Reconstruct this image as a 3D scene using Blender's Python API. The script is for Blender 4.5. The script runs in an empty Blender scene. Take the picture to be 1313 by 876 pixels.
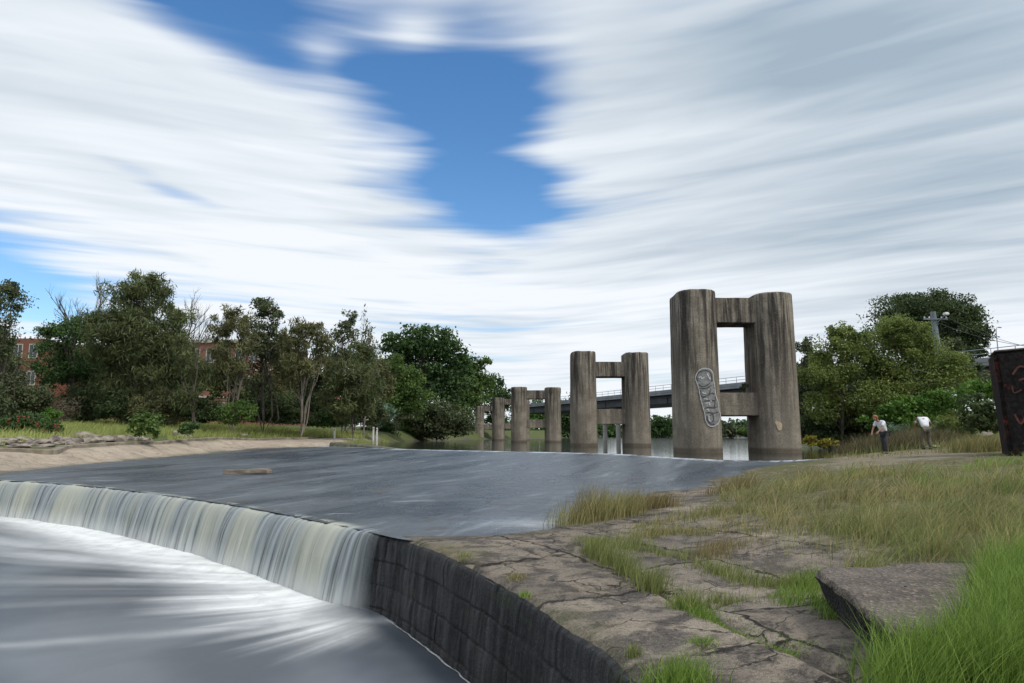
import bpy, bmesh, math, random
import numpy as np
from mathutils import Vector, Matrix

SC = bpy.context.scene
COL = SC.collection
R = math.radians
random.seed(7)
RNG = np.random.default_rng(11)

# ------------------------------------------------------------------ camera model (photo pixels 1313 x 876)
F_PX, CX, CY, HORIZON = 875.0, 656.5, 438.0, 558.0
PITCH = math.atan((HORIZON - CY) / F_PX)
CAM_Z = 1.5
UP_Z = 0.6          # upper pool level
LOW_Z = -1.1        # lower pool level
CP, SP = math.cos(PITCH), math.sin(PITCH)

def ray(px, py):
    a = (px - CX) / F_PX; b = (CY - py) / F_PX
    return np.array([a, CP - b * SP, SP + b * CP])
def at_z(px, py, z):
    d = ray(px, py); k = (z - CAM_Z) / d[2]
    return np.array([d[0] * k, d[1] * k, z])
def at_y(px, py, y):
    d = ray(px, py); k = y / d[1]
    return np.array([d[0] * k, y, CAM_Z + d[2] * k])
def ppm(y):
    return F_PX / y

# ------------------------------------------------------------------ noise
def _hash(ix, iy, seed):
    h = (ix.astype(np.int64) * 374761393 + iy.astype(np.int64) * 668265263 + seed * 974634777) & 0x7fffffff
    h = ((h ^ (h >> 13)) * 1274126177) & 0x7fffffff
    return ((h ^ (h >> 16)) & 0xffff) / 65535.0
def vnoise(x, y, seed=0):
    x = np.asarray(x, float); y = np.asarray(y, float)
    ix, iy = np.floor(x), np.floor(y); fx, fy = x - ix, y - iy
    fx = fx * fx * (3 - 2 * fx); fy = fy * fy * (3 - 2 * fy)
    a = _hash(ix, iy, seed); b = _hash(ix + 1, iy, seed); c = _hash(ix, iy + 1, seed); d = _hash(ix + 1, iy + 1, seed)
    return (a * (1 - fx) + b * fx) * (1 - fy) + (c * (1 - fx) + d * fx) * fy
def fbm(x, y, oct=4, seed=0):
    s = 0; a = 0.5; n = 0
    for k in range(oct):
        s = s + a * vnoise(x, y, seed + k * 17); n += a; a *= 0.5; x = x * 2.03 + 3.1; y = y * 2.03 + 1.7
    return s / n - 0.5
def sstep(a, b, x):
    t = np.clip((x - a) / (b - a), 0, 1); return t * t * (3 - 2 * t)

# ------------------------------------------------------------------ object helpers
def tag(o, label=None, cat=None, group=None, kind=None):
    if label: o['label'] = label
    if cat: o['category'] = cat
    if group: o['group'] = group
    if kind: o['kind'] = kind
    return o
def link(name, me, mat=None, parent=None, loc=None):
    o = bpy.data.objects.new(name, me); COL.objects.link(o)
    if mat is not None:
        for m in (mat if isinstance(mat, (list, tuple)) else [mat]): me.materials.append(m)
    if parent is not None: o.parent = parent
    if loc is not None: o.location = loc
    return o
def empty(name, loc, label, cat, group=None, rz=0):
    o = bpy.data.objects.new(name, None); COL.objects.link(o)
    o.location = loc; o.rotation_euler = (0, 0, rz); o.empty_display_size = 0.3
    return tag(o, label, cat, group)
def raw_mesh(name, verts, quads=None, tris=None, smooth=True, attrs=None):
    verts = np.asarray(verts, np.float32).reshape(-1, 3)
    me = bpy.data.meshes.new(name)
    nq = 0 if quads is None else len(quads); nt = 0 if tris is None else len(tris)
    me.vertices.add(len(verts)); me.vertices.foreach_set('co', verts.ravel())
    parts = []
    if nq: parts.append(np.asarray(quads, np.int32).ravel())
    if nt: parts.append(np.asarray(tris, np.int32).ravel())
    li = np.concatenate(parts); me.loops.add(len(li)); me.loops.foreach_set('vertex_index', li)
    me.polygons.add(nq + nt)
    me.polygons.foreach_set('loop_start', np.concatenate([np.arange(nq) * 4, nq * 4 + np.arange(nt) * 3]).astype(np.int32))
    me.update(calc_edges=True)
    me.polygons.foreach_set('use_smooth', np.full(nq + nt, smooth))
    if attrs:
        for k, v in attrs.items():
            a = me.attributes.new(k, 'FLOAT', 'POINT'); a.data.foreach_set('value', np.asarray(v, np.float32).ravel())
    me.validate(); me.update()
    return me
def grid_quads(nu, nv):
    i = np.arange(nu - 1)[:, None] * nv + np.arange(nv - 1)[None, :]
    i = i.ravel(); return np.stack([i, i + nv, i + nv + 1, i + 1], 1)
def bm_mesh(name, bm, smooth=False):
    me = bpy.data.meshes.new(name); bm.normal_update(); bm.to_mesh(me); bm.free()
    if smooth: me.polygons.foreach_set('use_smooth', np.full(len(me.polygons), True))
    return me
def add_box(bm, lo, hi, bevel=0.0, mat=0, rot=None, pivot=None):
    c = [(a + b) / 2 for a, b in zip(lo, hi)]; s = [b - a for a, b in zip(lo, hi)]
    g = bmesh.ops.create_cube(bm, size=1.0, matrix=Matrix.Translation(c) @ Matrix.Diagonal((*s, 1)))
    vs = g['verts']
    if bevel > 0:
        es = list({e for v in vs for e in v.link_edges})
        r = bmesh.ops.bevel(bm, geom=es, offset=bevel, segments=2, affect='EDGES')
        vs = list({v for f in r['faces'] for v in f.verts} | {v for v in vs if v.is_valid})
    if rot is not None: bmesh.ops.rotate(bm, verts=vs, cent=pivot or (0, 0, 0), matrix=rot)
    for f in {f for v in vs for f in v.link_faces}: f.material_index = mat
    return vs
def tube_np(path, radii, seg=7):
    """tapered tube along a path -> verts, quads"""
    P = np.asarray(path, float); n = len(P)
    T = np.gradient(P, axis=0); T /= np.linalg.norm(T, axis=1)[:, None] + 1e-9
    ref = np.array([0.31, 0.87, 0.2]); U = np.cross(T, ref); U /= np.linalg.norm(U, axis=1)[:, None] + 1e-9
    V = np.cross(T, U)
    a = np.linspace(0, 2 * math.pi, seg, endpoint=False)
    r = np.asarray(radii, float)[:, None, None]
    vs = P[:, None, :] + r * (np.cos(a)[None, :, None] * U[:, None, :] + np.sin(a)[None, :, None] * V[:, None, :])
    q = []
    for i in range(n - 1):
        for j in range(seg):
            k = (j + 1) % seg
            q.append((i * seg + j, i * seg + k, (i + 1) * seg + k, (i + 1) * seg + j))
    return vs.reshape(-1, 3), np.array(q)
class Acc:
    def __init__(s): s.v = []; s.q = []; s.t = []; s.n = 0; s.a = {}
    def add(s, v, q=None, t=None, **at):
        v = np.asarray(v).reshape(-1, 3); s.v.append(v)
        if q is not None and len(q): s.q.append(np.asarray(q) + s.n)
        if t is not None and len(t): s.t.append(np.asarray(t) + s.n)
        for k, x in at.items(): s.a.setdefault(k, []).append(np.broadcast_to(np.asarray(x, float), (len(v),)))
        s.n += len(v)
    def tube(s, path, radii, seg=7): v, q = tube_np(path, radii, seg); s.add(v, q)
    def mesh(s, name, smooth=True):
        return raw_mesh(name, np.concatenate(s.v), np.concatenate(s.q) if s.q else None, np.concatenate(s.t) if s.t else None,
                        smooth, {k: np.concatenate(x) for k, x in s.a.items()})

# ------------------------------------------------------------------ material helpers
class NT:
    def __init__(s, nt): s.nt = nt; s.nt.nodes.clear()
    def n(s, typ, **kw):
        nd = s.nt.nodes.new(typ); ins = kw.pop('ins', {})
        for k, v in kw.items(): setattr(nd, k, v)
        for k, v in ins.items():
            sock = nd.inputs[k]
            if isinstance(v, bpy.types.NodeSocket): s.nt.links.new(v, sock)
            else: sock.default_value = v
        return nd
    def math(s, op, a, b=0.0, c=None, clamp=False):
        ins = {0: a, 1: b}
        if c is not None: ins[2] = c
        return s.n('ShaderNodeMath', operation=op, use_clamp=clamp, ins=ins).outputs[0]
    def mix(s, f, a, b):
        nd = s.n('ShaderNodeMix', data_type='RGBA')
        for k, v in ((0, f), (6, a), (7, b)):
            if isinstance(v, bpy.types.NodeSocket): s.nt.links.new(v, nd.inputs[k])
            else: nd.inputs[k].default_value = (*v, 1) if isinstance(v, tuple) and len(v) == 3 else v
        return nd.outputs[2]
    def ramp(s, x, lo, hi, a=0.0, b=1.0, smooth=True):
        nd = s.n('ShaderNodeMapRange', interpolation_type='SMOOTHSTEP' if smooth else 'LINEAR', ins={0: x, 1: lo, 2: hi, 3: a, 4: b})
        return nd.outputs[0]
    def noise(s, vec, scale, detail=4.0, rough=0.55, dist=0.0):
        return s.n('ShaderNodeTexNoise', ins={'Vector': vec, 'Scale': scale, 'Detail': detail, 'Roughness': rough, 'Distortion': dist}).outputs[0]
    def scaled(s, vec, sc, loc=(0, 0, 0)):
        return s.n('ShaderNodeMapping', ins={'Vector': vec, 'Scale': sc, 'Location': loc}).outputs[0]
    def grain(s, col, x, lo=.62, hi=1.36, a=.32, b=.68):
        f = s.ramp(x, a, b, lo, hi, False)
        return s.n('ShaderNodeVectorMath', operation='SCALE', ins={0: col, 'Scale': f}).outputs[0]
    def attr(s, name): return s.n('ShaderNodeAttribute', attribute_name=name).outputs['Fac']
    def bump(s, h, strength=0.3, dist=0.02): return s.n('ShaderNodeBump', ins={'Height': h, 'Strength': strength, 'Distance': dist}).outputs[0]
def new_mat(name):
    m = bpy.data.materials.new(name); m.use_nodes = True
    t = NT(m.node_tree); out = t.n('ShaderNodeOutputMaterial')
    return m, t, out
def principled(t, out, **ins):
    p = t.n('ShaderNodeBsdfPrincipled', ins=ins); t.nt.links.new(p.outputs[0], out.inputs[0]); return p
def C4(c): return (*c, 1.0)
def objpos(t): return t.n('ShaderNodeTexCoord').outputs['Object']
def wpos(t): return t.n('ShaderNodeNewGeometry').outputs['Position']
def simple_mat(name, c1, c2, scale=3.0, rough=0.8, bump=0.2, bdist=0.02, metal=0.0, sc=(1, 1, 1), detail=5):
    m, t, o = new_mat(name); p = objpos(t)
    n = t.noise(t.scaled(p, sc), scale, detail)
    col = t.mix(t.ramp(n, 0.35, 0.65), c1, c2)
    principled(t, o, **{'Base Color': col, 'Roughness': rough, 'Metallic': metal, 'Normal': t.bump(n, bump, bdist)})
    return m

def leaf_mat(name, dark, light, trans=0.3, rough=0.6):
    m, t, o = new_mat(name)
    g_ = 1.75 if name.startswith('leaf') else 1.15
    col = t.mix(t.attr('tint'), tuple(c * g_ for c in dark), tuple(c * g_ for c in light))
    p = t.n('ShaderNodeBsdfPrincipled', ins={'Base Color': col, 'Roughness': rough, 'Specular IOR Level': 0.25})
    tr = t.n('ShaderNodeBsdfTranslucent', ins={'Color': col})
    mx = t.n('ShaderNodeMixShader', ins={0: trans, 1: p.outputs[0], 2: tr.outputs[0]})
    t.nt.links.new(mx.outputs[0], o.inputs[0]); return m

M = {}
M['fig'] = leaf_mat('leaf_fig', (0.017, 0.036, 0.012), (0.058, 0.104, 0.032))
M['casuarina'] = leaf_mat('leaf_casuarina', (0.036, 0.047, 0.019), (0.096, 0.114, 0.046))
M['gum'] = leaf_mat('leaf_gum', (0.030, 0.041, 0.020), (0.088, 0.105, 0.050))
M['brown'] = leaf_mat('leaf_brown', (0.047, 0.050, 0.022), (0.118, 0.122, 0.054))
M['bright'] = leaf_mat('leaf_bright', (0.025, 0.052, 0.012), (0.090, 0.135, 0.034))
M['wattle'] = leaf_mat('leaf_wattle', (0.046, 0.068, 0.018), (0.158, 0.192, 0.052))
M['vine'] = leaf_mat('leaf_vine', (0.028, 0.070, 0.012), (0.090, 0.160, 0.030))
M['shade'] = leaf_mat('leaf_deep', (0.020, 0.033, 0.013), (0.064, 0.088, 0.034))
M['agave'] = leaf_mat('leaf_bluegreen', (0.050, 0.085, 0.055), (0.110, 0.170, 0.110))
M['twig'] = leaf_mat('leaf_twig', (0.060, 0.050, 0.036), (0.130, 0.110, 0.080))
M['redflower'] = leaf_mat('flower_red', (0.20, 0.04, 0.03), (0.30, 0.07, 0.05))
M['yellow'] = leaf_mat('leaf_yellow', (0.12, 0.11, 0.018), (0.26, 0.23, 0.04))
M['bark'] = simple_mat('bark', (0.055, 0.045, 0.036), (0.13, 0.11, 0.09), 4, 0.9, 0.5, 0.05, sc=(1, 1, 0.25))
M['bark_pale'] = simple_mat('bark_pale', (0.12, 0.10, 0.085), (0.23, 0.20, 0.17), 4, 0.9, 0.5, 0.05, sc=(1, 1, 0.25))
M['grass_long'] = leaf_mat('grass_long', (0.055, 0.115, 0.015), (0.250, 0.360, 0.070), 0.35, 0.5)
M['grass_dry'] = leaf_mat('grass_dry', (0.100, 0.116, 0.040), (0.390, 0.345, 0.155), 0.35, 0.6)
M['grass_mid'] = leaf_mat('grass_mid', (0.080, 0.110, 0.030), (0.300, 0.320, 0.115), 0.35, 0.6)
M['grass_bank'] = leaf_mat('grass_bank', (0.155, 0.200, 0.055), (0.440, 0.470, 0.160), 0.35, 0.6)
M['reed'] = leaf_mat('reed_dry', (0.080, 0.072, 0.036), (0.200, 0.170, 0.095), 0.3, 0.7)
M['rust_grass'] = leaf_mat('grass_rust', (0.105, 0.090, 0.035), (0.29, 0.235, 0.11), 0.3, 0.6)

# ------------------------------------------------------------------ plan of the place
def catmull(P, n_per=24):
    P = np.asarray(P, float); P = np.vstack([2 * P[0] - P[1], P, 2 * P[-1] - P[-2]]); out = []
    for i in range(1, len(P) - 2):
        t = np.linspace(0, 1, n_per, endpoint=False)[:, None]
        p0, p1, p2, p3 = P[i - 1], P[i], P[i + 1], P[i + 2]
        out.append(0.5 * ((2 * p1) + (-p0 + p2) * t + (2 * p0 - 5 * p1 + 4 * p2 - p3) * t ** 2 + (-p0 + 3 * p1 - 3 * p2 + p3) * t ** 3))
    out.append(P[-2][None]); return np.vstack(out)
def arclen(P): return np.concatenate([[0], np.cumsum(np.linalg.norm(np.diff(P, axis=0), axis=1))])

lip_px = [(0, 617), (120, 625), (240, 640), (330, 654), (400, 668), (450, 678), (480, 685)]
wall_px = [(517, 693), (584, 720), (641, 747), (695, 777), (742, 808), (775, 831), (809, 861)]
cliff = [(-160, 34), (-90, 31), (-50, 28.5), (-33, 26.6), (-23.5, 24.2)]
cliff += [tuple(at_z(x, y, 0)[:2]) for x, y in lip_px + wall_px]
end = cliff[-1]
cliff += [(end[0] + 0.11, end[1] - 0.9), (end[0] + 0.04, end[1] - 1.9), (end[0] - 0.25, end[1] - 2.9), (end[0] - 0.85, end[1] - 4.0), (end[0] - 1.8, end[1] - 5.2), (end[0] - 5, end[1] - 8.2), (end[0] - 14, end[1] - 13)]
CL = catmull(cliff, 40); CLs = arclen(CL)
def nearest_s(pt): return CLs[np.argmin(np.linalg.norm(CL - np.asarray(pt)[None], axis=1))]
S_FALL0 = nearest_s((-33, 26.6)); S_LEFT = nearest_s(at_z(0, 617, 0)[:2]); S_FALL1 = nearest_s(at_z(484, 686, 0)[:2]); S_END = CLs[-1]
S_NEAR = nearest_s((end[0] - 0.25, end[1] - 2.9))
# sample positions along the cliff
s_samp = np.concatenate([np.linspace(0, S_FALL0, 40, endpoint=False), np.linspace(S_FALL0, S_LEFT, 40, endpoint=False),
                         np.linspace(S_LEFT, S_FALL1, 170, endpoint=False), np.linspace(S_FALL1, S_NEAR, 380, endpoint=False), np.linspace(S_NEAR, S_END, 40)])
CXY = np.stack([np.interp(s_samp, CLs, CL[:, 0]), np.interp(s_samp, CLs, CL[:, 1])], 1)
tan = np.gradient(CL, axis=0); ang = np.unwrap(np.arctan2(tan[:, 1], tan[:, 0]))
ker = np.ones(41) / 41; ang = np.convolve(np.pad(ang, 20, 'edge'), ker, 'valid')
ANG = np.interp(s_samp, CLs, ang)
NRM = np.stack([-np.sin(ANG), np.cos(ANG)], 1)     # to the upper side
def edge_jit(s):
    return 0.05 * fbm(s * 1.3, s * 0 + 3, 3, 5) + 0.035 * fbm(s * 6, s * 0 + 8, 3, 6)
JIT = edge_jit(s_samp) * sstep(S_FALL1 - 1.0, S_FALL1 + 0.5, s_samp)
CXYJ = CXY + NRM * (JIT + 0.0)[:, None]

def seg_dist(x, y, P, closed=False):
    P = np.asarray(P, float); A = P if closed else P[:-1]; B = np.roll(P, -1, 0) if closed else P[1:]
    best = np.full(x.shape, 1e9)
    for a, b in zip(A, B):
        ab = b - a; L = ab @ ab + 1e-12
        t = np.clip(((x - a[0]) * ab[0] + (y - a[1]) * ab[1]) / L, 0, 1)
        d = np.hypot(x - a[0] - t * ab[0], y - a[1] - t * ab[1]); best = np.minimum(best, d)
    return best
def inside(x, y, P):
    P = np.asarray(P, float); r = np.zeros(x.shape, bool); B = np.roll(P, -1, 0)
    for a, b in zip(P, B):
        c = ((a[1] > y) != (b[1] > y)) & (x < (b[0] - a[0]) * (y - a[1]) / (b[1] - a[1] + 1e-12) + a[0]); r ^= c
    return r

LIP = [cliff[i] for i in range(0, 5)] + [tuple(at_z(x, y, 0)[:2]) for x, y in lip_px] + [tuple(at_z(x, y, 0)[:2]) for x, y in [(540, 691), (620, 689), (700, 683), (728, 670)]]
crest_px = [(430, 568.5, .86), (470, 572, .70), (512, 575.5, .62), (600, 578, .6), (720, 580.5, .6), (800, 583, .6), (870, 587.5, .6), (960, 591, .6), (1040, 589.5, .6), (1130, 583, .6)]
CREST = [tuple(at_z(x, y, z)[:2]) for x, y, z in crest_px]
CREST = [(-30, 70)] + CREST
def water_z(x, y):
    dl = seg_dist(x, y, LIP); dc = seg_dist(x, y, CREST)
    s = dl / (dl + dc + 1e-6)
    beyond = y > np.interp(x, [p[0] for p in CREST], [p[1] for p in CREST])
    z = UP_Z * (0.75 * s + 0.25 * sstep(0.55, 1.0, s))
    return np.where(beyond, UP_Z, z)

def water_hit(px, py):
    d = ray(px, py); ks = np.linspace(3, 60, 2400); z = water_z(d[0] * ks, d[1] * ks); i = np.argmax(CAM_Z + d[2] * ks < z)
    return np.array([d[0] * ks[i], d[1] * ks[i], z[i]])
left_shore = [at_z(-160, 622, .03), at_z(0, 606, .10), at_z(90, 595, .22), at_z(180, 585, .40), at_z(255, 577, .58), at_z(330, 572.5, .66)]
right_shore = [at_z(484, 686, 0), at_z(540, 690, 0), at_z(600, 690, .0), at_z(650, 688, .0), at_z(705, 681, .01), at_z(727, 670, .02), at_z(748, 652, .04), water_hit(800, 641), water_hit(880, 624), water_hit(915, 613), water_hit(960, 603), water_hit(1040, 591.5), water_hit(1090, 585), at_z(1128, 580.5, .6)]
pool_bank = [(21.5, 41), (22.4, 52), (25, 65), (38, 110), (60, 170), (80, 260), (90, 420), (60, 420), (38, 300), (14, 200), (1, 162), (-8, 138), (-12, 116), (-14.5, 98), (-15, 80), (-13.2, 62), (-13.8, 55)]
WPOLY = [tuple(p[:2]) for p in right_shore] + pool_bank + [tuple(p[:2]) for p in left_shore[::-1]]
lipchain = [p for p in LIP if p[0] > left_shore[0][0] - 2][0:-4]
WPOLY += [(-33, 26.6), (-23.5, 24.2)] + [tuple(at_z(x, y, 0)[:2]) for x, y in lip_px]
KERB = [tuple(at_y(x, y, Y)) for x, y, Y in [(0, 578.6, 31), (100, 573.8, 36), (200, 569.0, 43), (330, 564.2, 58), (400, 561.8, 65), (484, 560.2, 73)]]
def PX(px, py, z): p = at_z(px, py, z); return (p[0], p[1], z)
land = [PX(480, 690, .0), PX(560, 705, .02), PX(640, 745, .01), PX(700, 778, .0), PX(790, 840, .0), (1.2, 3, 0), (0.9, 1, 0), (0, -1.5, 0), (-3, -4, 0), (3, 0, .2), (8, -4, .6), (-2, -12, .6),
        PX(700, 690, .03), PX(760, 690, .05), PX(820, 660, .12), PX(900, 640, .2), PX(900, 780, .04), PX(1000, 840, .05), PX(1060, 760, .09), PX(960, 700, .16),
        PX(1150, 860, .12), PX(1300, 870, .2), PX(1290, 740, .32), PX(1120, 690, .3), PX(1000, 640, .34), PX(1150, 640, .48), PX(1300, 660, .5), PX(1050, 605, .55), PX(1200, 605, .72), PX(1313, 610, .76),
        PX(1140, 585, .70), PX(1280, 588, .82), PX(1180, 577, .86), PX(1240, 571, 1.0), (16, 40, 1.0), (24, 38, 1.6), (30, 46, 2.6), (24, 50, 1.6), (28, 66, 1.8), (40, 60, 3.6), (60, 60, 5), (30, 25, 1.6), (60, 20, 2.5), (45, 110, 2.4), (70, 170, 3), (90, 100, 5), (150, 150, 6), (110, 300, 4),
        (100, 440, 3), (60, 440, 3), (20, 300, 3.2), (0, 200, 3), (-12, 162, 2.6), (-18, 138, 2.2), (-22, 116, 2.4), (-26, 98, 2.6), (-30, 150, 3.5), (-100, 200, 5), (0, 600, 6), (300, 500, 8), (-300, 500, 8), (-200, 100, 6),
        (-18, 66, 1.25), (-20, 76, 1.5), (-17, 90, 1.6), (-29, 40, 1.35), (-27.5, 48, 1.55), (-28, 58, 1.8), (-30, 70, 2.3), (-36, 50, 2.1), (-44, 60, 2.6), (-60, 45, 2.3), (-40, 34, 1.1), (-60, 34, 1.2), (-60, 80, 3), (-100, 60, 3.5), (-160, 60, 4), (-45, 29, .15), (-90, 32, .2), (-45, 90, 3)] + KERB
LP = np.array(land, float)
def _rbf_fit(P):
    d = np.hypot(P[:, None, 0] - P[None, :, 0], P[:, None, 1] - P[None, :, 1])
    n = len(P); A = np.zeros((n + 1, n + 1)); A[:n, :n] = -np.sqrt(d * d + 0.5) + np.eye(n) * -0.02; A[:n, n] = 1; A[n, :n] = 1
    return np.linalg.solve(A, np.append(P[:, 2], 0))
W_RBF = _rbf_fit(LP)
def land_z(x, y):
    z = np.full(x.shape, W_RBF[-1])
    for (a, b, _), w in zip(LP, W_RBF[:-1]): z = z - w * np.sqrt((x - a) ** 2 + (y - b) ** 2 + 0.5)
    return z

def pxline(*pts, z=0.05): return [tuple(at_z(x, y, z)[:2]) for x, y in pts]
CRACKS = [pxline((728, 694), (765, 706), (830, 745), (900, 782), (960, 812), (1020, 838), (1060, 862), (1120, 900)),
          pxline((681, 754), (735, 750), (800, 745)), pxline((824, 842), (880, 832), (943, 824), (975, 815)), pxline((637, 695), (660, 700), (690, 712), (735, 715)),
          pxline((740, 668), (800, 690), (860, 712), (930, 738), (1040, 752)), pxline((830, 690), (900, 684), (1000, 692)), pxline((900, 782), (960, 765), (1050, 758)),
          pxline((560, 708), (620, 722), (690, 716), (740, 700)), pxline((870, 655), (930, 668), (1010, 664))]
def ground_z(x, y, detail=True):
    x = np.asarray(x, float); y = np.asarray(y, float)
    zl = land_z(x, y); zw = water_z(x, y)
    ins = inside(x, y, WPOLY); d = seg_dist(x, y, WPOLY, True)
    up = sstep(0.9, 1.0, np.where(zw > UP_Z - 0.02, 1.0, 0.0))
    zin = zw - np.clip(0.12 * d, 0, 0.07) - up * np.clip(0.25 * d - 0.07, 0, 1.4)
    zout = zw + 0.02 + (zl - zw - 0.02) * sstep(0, 2.5, d) 
    # where the shore is the terrace just behind the lip, the stones stay low
    z = np.where(ins, zin, zout)
    if detail:
        r = np.hypot(x, y)
        a = np.where(ins, 0.25, 1.0)
        stone = np.exp(-np.clip(r - 6, 0, None) / 12)
        z = z + a * (0.09 * fbm(x * 0.45, y * 0.45, 3, 2) + (0.035 * stone + 0.01) * fbm(x * 2.1, y * 2.1, 4, 9) + 0.016 * stone * fbm(x * 9, y * 9, 3, 12))
        z = z + np.where(ins, 0, 1) * np.clip(r - 40, 0, 60) / 60 * 0.9 * fbm(x * 0.08, y * 0.08, 3, 21)
        near = r < 26
        if near.any():
            xn, yn = x[near], y[near]
            xw = xn + 0.10 * fbm(xn * 2, yn * 2, 3, 31); yw = yn + 0.10 * fbm(xn * 2 + 9, yn * 2, 3, 32)
            dz = np.zeros(xn.shape)
            for k, c in enumerate(CRACKS):
                dd = seg_dist(xw, yw, c); wdt = 0.03 + 0.03 * (k == 0)
                dz -= (0.045 if k in (0, 4) else 0.03) * np.exp(-(dd / wdt) ** 2)
            z[near] += dz * np.where(ins[near], 0.2, 1)
    return z
def gz1(x, y): return float(ground_z(np.array([x]), np.array([y]), False)[0])

def ground_hit(px, py):
    d = ray(px, py); ks = np.concatenate([np.linspace(3, 60, 900), np.linspace(60.2, 300, 500)])
    z = ground_z(d[0] * ks, d[1] * ks, False); i = np.argmax(CAM_Z + d[2] * ks < z)
    return np.array([d[0] * ks[i], d[1] * ks[i], z[i]])
# ------------------------------------------------------------------ ground mesh
steps = [0.0]; st = 0.022
while steps[-1] < 900:
    steps.append(steps[-1] + st)
    if steps[-1] > 2.2: st *= 1.030 if st < 2.0 else 1.12
svals = np.array(steps)
GX = CXYJ[:, None, 0] + NRM[:, None, 0] * svals[None]; GY = CXYJ[:, None, 1] + NRM[:, None, 1] * svals[None]
gx, gy = GX.ravel(), GY.ravel()
gz = ground_z(gx, gy)
sI = np.repeat(s_samp, len(svals)); sJ = np.tile(svals, len(s_samp))
gz -= np.where(sI > S_FALL1 - 0.4, 0.05 * np.exp(-(sJ / 0.05) ** 2) + 0.02 * np.exp(-(sJ / 0.12) ** 2), 0)
# zones
conc_poly = [tuple(p[:2]) for p in left_shore] + CREST[1:2] + [PX(484, 563, 1.0)[:2]] + [k[:2] for k in KERB[::-1]] + [(-40, 30.5), (-70, 33), (-70, 29)]
ter_poly = [CL[np.searchsorted(CLs, S_FALL1) - 2]] + [tuple(p[:2]) for p in right_shore[:10]] + [PX(990, 660, .3)[:2], PX(1060, 700, .2)[:2], PX(1150, 715, .2)[:2], PX(1250, 760, .2)[:2], PX(1200, 900, .1)[:2], (3.5, 0), (1.5, -3), (-6, -9)] + [tuple(p) for p in CL[::-1][60:-2] if p[1] < at_z(484, 686, 0)[1]]
def sd(poly): return np.where(inside(gx, gy, poly), 1, -1) * seg_dist(gx, gy, poly, True)
wob = fbm(gx * 0.9, gy * 0.9, 4, 41)
inW = inside(gx, gy, WPOLY)
path_poly = [tuple(ground_hit(*q)[:2]) for q in [(1050, 594), (1100, 583), (1180, 576.5), (1262, 573), (1262, 583), (1200, 590), (1120, 600), (1050, 604)]]
zc = np.maximum(sstep(-0.6, 0.6, sd(conc_poly) + wob * 1.2), .55 * sstep(-.4, .6, sd(path_poly) + wob * 1.5)); zt = sstep(-0.5, 0.5, sd(ter_poly) + wob * 1.6)
zt = np.where(inW, 1.0, zt)
soil = np.clip(1 - zc - zt, 0, 1)
crk = np.zeros_like(gx)
nr_ = (np.hypot(gx, gy) < 26) & ~inW
xw_ = gx[nr_] + 0.10 * fbm(gx[nr_] * 2, gy[nr_] * 2, 3, 31); yw_ = gy[nr_] + 0.10 * fbm(gx[nr_] * 2 + 9, gy[nr_] * 2, 3, 32)
for c in CRACKS: crk[nr_] = np.maximum(crk[nr_], np.exp(-(seg_dist(xw_, yw_, c) / .028) ** 2))
crk *= .4 + .6 * vnoise(gx * 3, gy * 3, 44)
farw = sstep(30, 60, np.hypot(gx, gy))
wetd = np.where(inW, 1.0, np.exp(-np.clip(seg_dist(gx, gy, WPOLY, True), 0, None) / 0.12) * (gz < UP_Z + .1))

m, t, o = new_mat('ground_stone_concrete_soil')
p = wpos(t)
n1 = t.noise(p, 0.8, 6, .6); n2 = t.noise(p, 5.0, 6, .65); n3 = t.noise(p, 38.0, 4, .7); n4 = t.noise(t.scaled(p, (1, 1, 1), (7, 3, 1)), 1.9, 7, .68, .6); n5 = t.noise(p, 130, 2, .6)
st_ = t.mix(t.ramp(n1, .35, .68), (.165, .143, .118), (.265, .224, .176))
n6 = t.noise(t.scaled(p, (1, 1, 1), (2, 9, 1)), 2.6, 8, .75, .3)
st_ = t.mix(t.ramp(n4, .46, .60, 0, .85), st_, (.072, .062, .055))
st_ = t.mix(t.ramp(n6, .52, .60, 0, .8), st_, (.050, .044, .041))
st_ = t.mix(t.ramp(n2, .58, .70, 0, .7), st_, (.250, .215, .172))
st_ = t.mix(t.ramp(n3, .56, .70, 0, .7), st_, (.075, .066, .058))
st_ = t.mix(t.ramp(n5, .62, .74, 0, .6), st_, (.36, .33, .29))
cc = t.mix(t.ramp(n1, .3, .7), (.42, .355, .278), (.32, .268, .21))
cc = t.mix(t.ramp(n4, .52, .66, 0, .7), cc, (.19, .155, .125))
cc = t.mix(t.ramp(n2, .58, .7, 0, .5), cc, (.42, .37, .30))
so = t.mix(t.ramp(n2, .35, .65), (.105, .088, .050), (.210, .175, .110))
so = t.mix(t.ramp(n4, .40, .56, 0, .85), so, (.078, .088, .030))
so = t.mix(t.attr('far'), so, (.085, .105, .034))
ts, tv = t.attr('ts'), t.attr('tv')
wps = t.math('ADD', ts, t.math('MULTIPLY', t.math('SUBTRACT', n2, .5), .22)); wpv = t.math('ADD', tv, t.math('MULTIPLY', t.math('SUBTRACT', t.noise(p, 4.0, 4, .6), .5), .24))
rowf = t.math('DIVIDE', wpv, 1.28); row = t.math('FLOOR', rowf); fr_v = t.math('FRACT', rowf)
colf = t.math('ADD', t.math('DIVIDE', wps, 1.75), t.math('MULTIPLY', row, .391)); coln = t.math('FLOOR', colf); fr_s = t.math('FRACT', colf)
dv = t.math('MULTIPLY', t.math('SUBTRACT', .5, t.math('ABSOLUTE', t.math('SUBTRACT', fr_v, .5))), 1.28); ds_ = t.math('MULTIPLY', t.math('SUBTRACT', .5, t.math('ABSOLUTE', t.math('SUBTRACT', fr_s, .5))), 1.75)
dv = t.math('ADD', dv, t.ramp(tv, .25, .05, 0, 1)); dj = t.math('MINIMUM', dv, ds_)
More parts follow.
